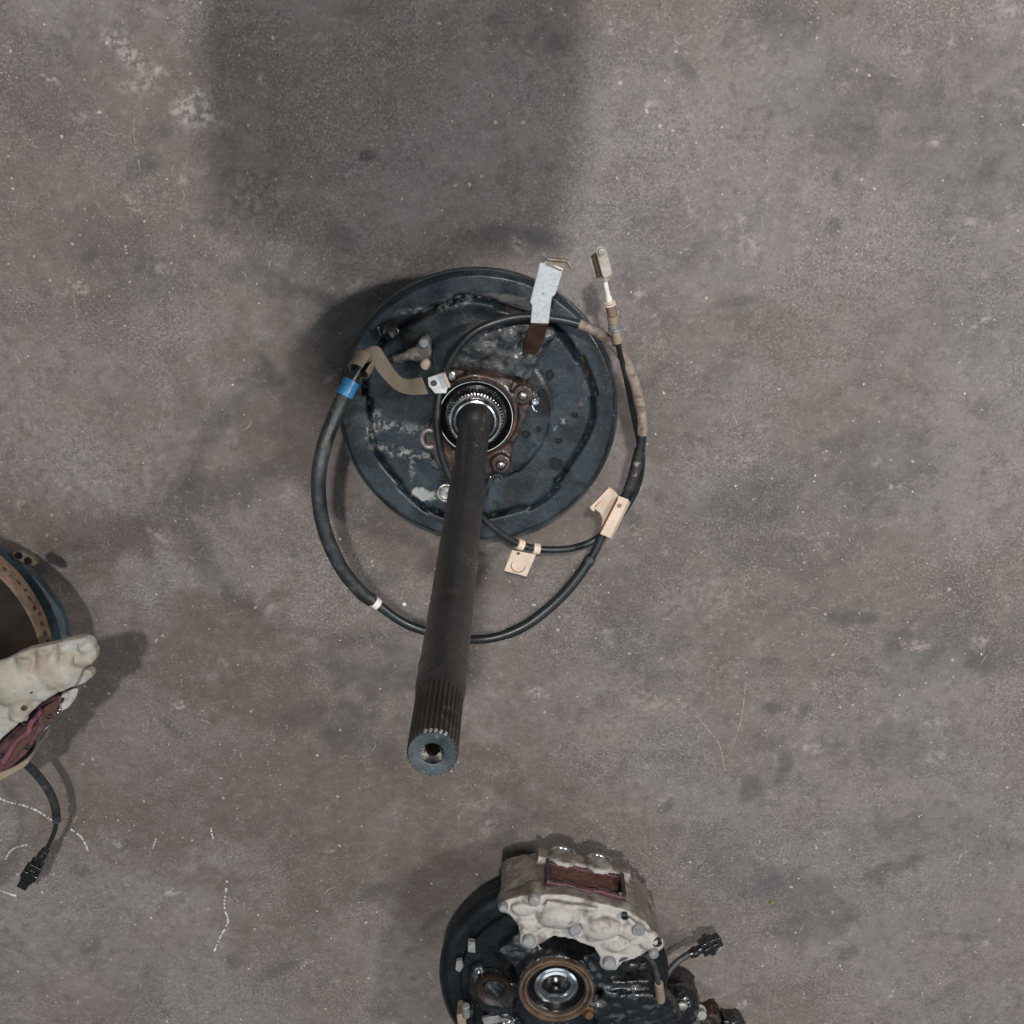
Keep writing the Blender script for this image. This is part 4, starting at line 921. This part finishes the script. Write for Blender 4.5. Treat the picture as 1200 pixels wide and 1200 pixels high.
for px, py in ((28, 830), (36, 810)): MB().lathe([(.003, -.001), (.003, .001), (.002, .0012)], P(px, py, ct2+.002), 14).build('port_plug', M_brown, cal2)
# grey flange and pads beyond the caliper's edge
b = MB(); b.prism_px([(72, 812), (89, 806), (92, 809), (88, 820), (80, 830), (71, 835), (68, 826)], .205, .14); b.build('caliper_wing', M_alu, cal2, bevel=.002)
pad = [(78, 816), (76, 824), (68, 836), (56, 850), (42, 868), (30, 884), (14, 899), (-2, 906), (-20, 912), (-14, 884), (4, 866), (26, 846), (46, 826), (62, 816)]
b = MB(); b.prism_px(pad, .205, .19); pd = b.build('brake_pad', M_pad, cal2, bevel=.0015)
b = MB(); b.prism_px([(66, 821), (68, 828), (54, 846), (47, 852), (44, 842), (52, 828)], .2095, .204); b.build('friction_block', M_fric, cal2, bevel=.001)
b = MB(); b.prism_px([(43, 850), (40, 860), (26, 880), (12, 894), (2, 898), (8, 884), (22, 866), (32, 856)], .2095, .204); b.build('friction_block', M_fric, cal2, bevel=.001)
b = MB(); b.tube(catmull([P(4, 893, .212), P(8, 886, .214), P(20, 868, .214), P(33, 858, .214), P(36, 848, .214), P(48, 832, .214)], 6), .0035, 8); b.build('pad_spring', mat('pink maroon edge', (.19, .075, .09, 1), (.13, .045, .06, 1), 90, (.3, .5)), cal2)
MB().tube(catmull([P(42, 875, .206), P(45, 866, .207), P(51, 857, .207), (P(58, 850, .206))], 5), .0018, 8).build('pad_clip', M_bright, cal2)
for px, py in ((28.5, 849), (32, 876), (1, 886), (57, 840)): MB().lathe([(.0030, -.001), (.0030, .001), (.002, .0012)], P(px, py, .2155 if py < 870 else .211), 12).build('pad_pin', M_seal, cal2)
for px, py in ((68, 835), (70, 831)): MB().ball(P(px, py, .208), .0022, 10).build('bright_nick', M_bright, cal2)
b = MB(); b.prism_px([(-20, 913), (14, 900), (26, 893), (33, 889), (34, 894), (28, 900), (-15, 925)], .185, .10); b.build('caliper_bracket', M_tand, cal2, bevel=.002)
# lead
lp = catmull([P(24, 886, .12), P(32, 896, .11), P(46, 911, .098), P(58, 928, .088), P(64.5, 945, .080), P(66.5, 962, .074)], 8)
MB().tube(lp, .0058, 14).build('lead_sleeve', M_rub, hb)
lp2 = catmull([P(66.3, 958, .075), P(64.5, 972, .070), P(59, 986, .066), P(51, 1000, .062), P(47, 1006, .060)], 8)
ld = MB().tube(lp2, .0032, 12).build('sensor_lead', M_rubc, hb)
connector(ld, P(53.5, 996, .063), P(26.5, 1038, .050), .0105)

# ------------------------------------------------------------------ the photographer, standing behind the lens; throws the broad shadow
def person():
    px_, py_ = -.118, .36
    root = thing('person', 'person in dark work clothes standing beside the parts with both hands in front', 'person', (px_, py_, 0))
    J = {}; E = []; me = bpy.data.meshes.new('body'); vs = []; rs = []
    def v(n, x, y, z, r, r2=None, par=None):
        J[n] = len(vs); vs.append((x, y, z)); rs.append((r, r2 or r))
        if par: E.append((J[par], J[n]))
    v('pelvis', 0, .02, .96, .148, .11); v('waist', 0, .02, 1.10, .140, .105, 'pelvis'); v('chest', 0, .01, 1.28, .152, .115, 'waist'); v('upper', 0, -.01, 1.42, .125, .09, 'chest')
    v('neck', 0, -.03, 1.50, .056, None, 'upper'); v('jaw', 0, -.06, 1.575, .068, .075, 'neck'); v('skull', 0, -.075, 1.66, .078, .092, 'jaw'); v('crown', 0, -.06, 1.72, .06, .07, 'skull')
    tips = []
    for s_ in (-1, 1):
        k = 'L' if s_ < 0 else 'R'
        v('hip'+k, s_*.095, .02, .88, .095, None, 'pelvis'); v('knee'+k, s_*.105, .0, .49, .065, None, 'hip'+k); v('calf'+k, s_*.108, .02, .34, .058, None, 'knee'+k); v('ank'+k, s_*.11, .03, .09, .045, None, 'calf'+k)
        v('ball'+k, s_*.12, -.09, .045, .042, .04, 'ank'+k); v('toe'+k, s_*.125, -.16, .035, .034, .03, 'ball'+k)
        v('sh'+k, s_*.145, -.01, 1.405, .056, None, 'upper')
        v('elb'+k, s_*.158, .07, 1.14, .042, None, 'sh'+k); wx, wy, wz = s_*.11, -.10, 1.08       # hands together in front
        v('wr'+k, wx+s_*.02, wy+.05, wz-.05, .027, None, 'elb'+k); v('palm'+k, wx+s_*.005, wy+.0, wz+.0, .030, .018, 'wr'+k)
        for f in range(4):
            fx = wx-s_*.004; fy = wy-.03+f*.019; fz = wz+.035+.006*(1.5-abs(f-1.5))
            n = f'f{f}{k}'; v(n+'a', fx+s_*.006, fy-.004, fz-.010, .0095, None, 'palm'+k); v(n+'b', fx, fy, fz+.016, .0085, None, n+'a'); v(n+'c', fx-s_*.022, fy, fz+.026, .0075, None, n+'b')
        v('t0'+k, wx-s_*.012, wy+.02, wz+.012, .011, None, 'palm'+k); v('t1'+k, wx-s_*.035, wy+.012, wz+.03, .009, None, 't0'+k)
    me.from_pydata(vs, E, []); me.update()
    o = bpy.data.objects.new('body', me); COL.objects.link(o); o.parent = root
    sk = o.modifiers.new('skin', 'SKIN'); sk.use_smooth_shade = True
    lay = me.skin_vertices[0].data if me.skin_vertices else None
    if lay is None:
        bm = bmesh.new(); bm.from_mesh(me); bm.verts.layers.skin.verify(); bm.to_mesh(me); bm.free(); lay = me.skin_vertices[0].data
    for i, r in enumerate(rs): lay[i].radius = r
    for i in range(len(rs)): lay[i].use_root = i == 0
    ss = o.modifiers.new('subdivision', 'SUBSURF'); ss.levels = ss.render_levels = 2
    t = NT('clothes and skin'); t._nz = {}
    sx = t.n('ShaderNodeSeparateXYZ'); t.link(t.co, sx.inputs[0])
    cloth = t.mix(t.math('GREATER_THAN', sx.outputs[2], 1.0), (.03, .035, .05, 1), (.05, .06, .08, 1))
    cloth = t.mix(t.math('LESS_THAN', sx.outputs[2], .10), cloth, (.02, .016, .013, 1))
    face = t.math('GREATER_THAN', sx.outputs[2], 1.51)
    t.link(t.mix(face, cloth, (.30, .17, .11, 1)), t.b.inputs['Base Color']); t.b.inputs['Roughness'].default_value = .8
    me.materials.append(t.m)
    hm = MB(); hm.ball(Vector((px_, py_-.045, 1.70)), (.092, .105, .085), 24); hm.build('hair', mat('dark hair', (.012, .010, .009, 1), (.02, .016, .013, 1), 80, (.5, .7)), root, disp=[(.02, .012)])
    return root
person()
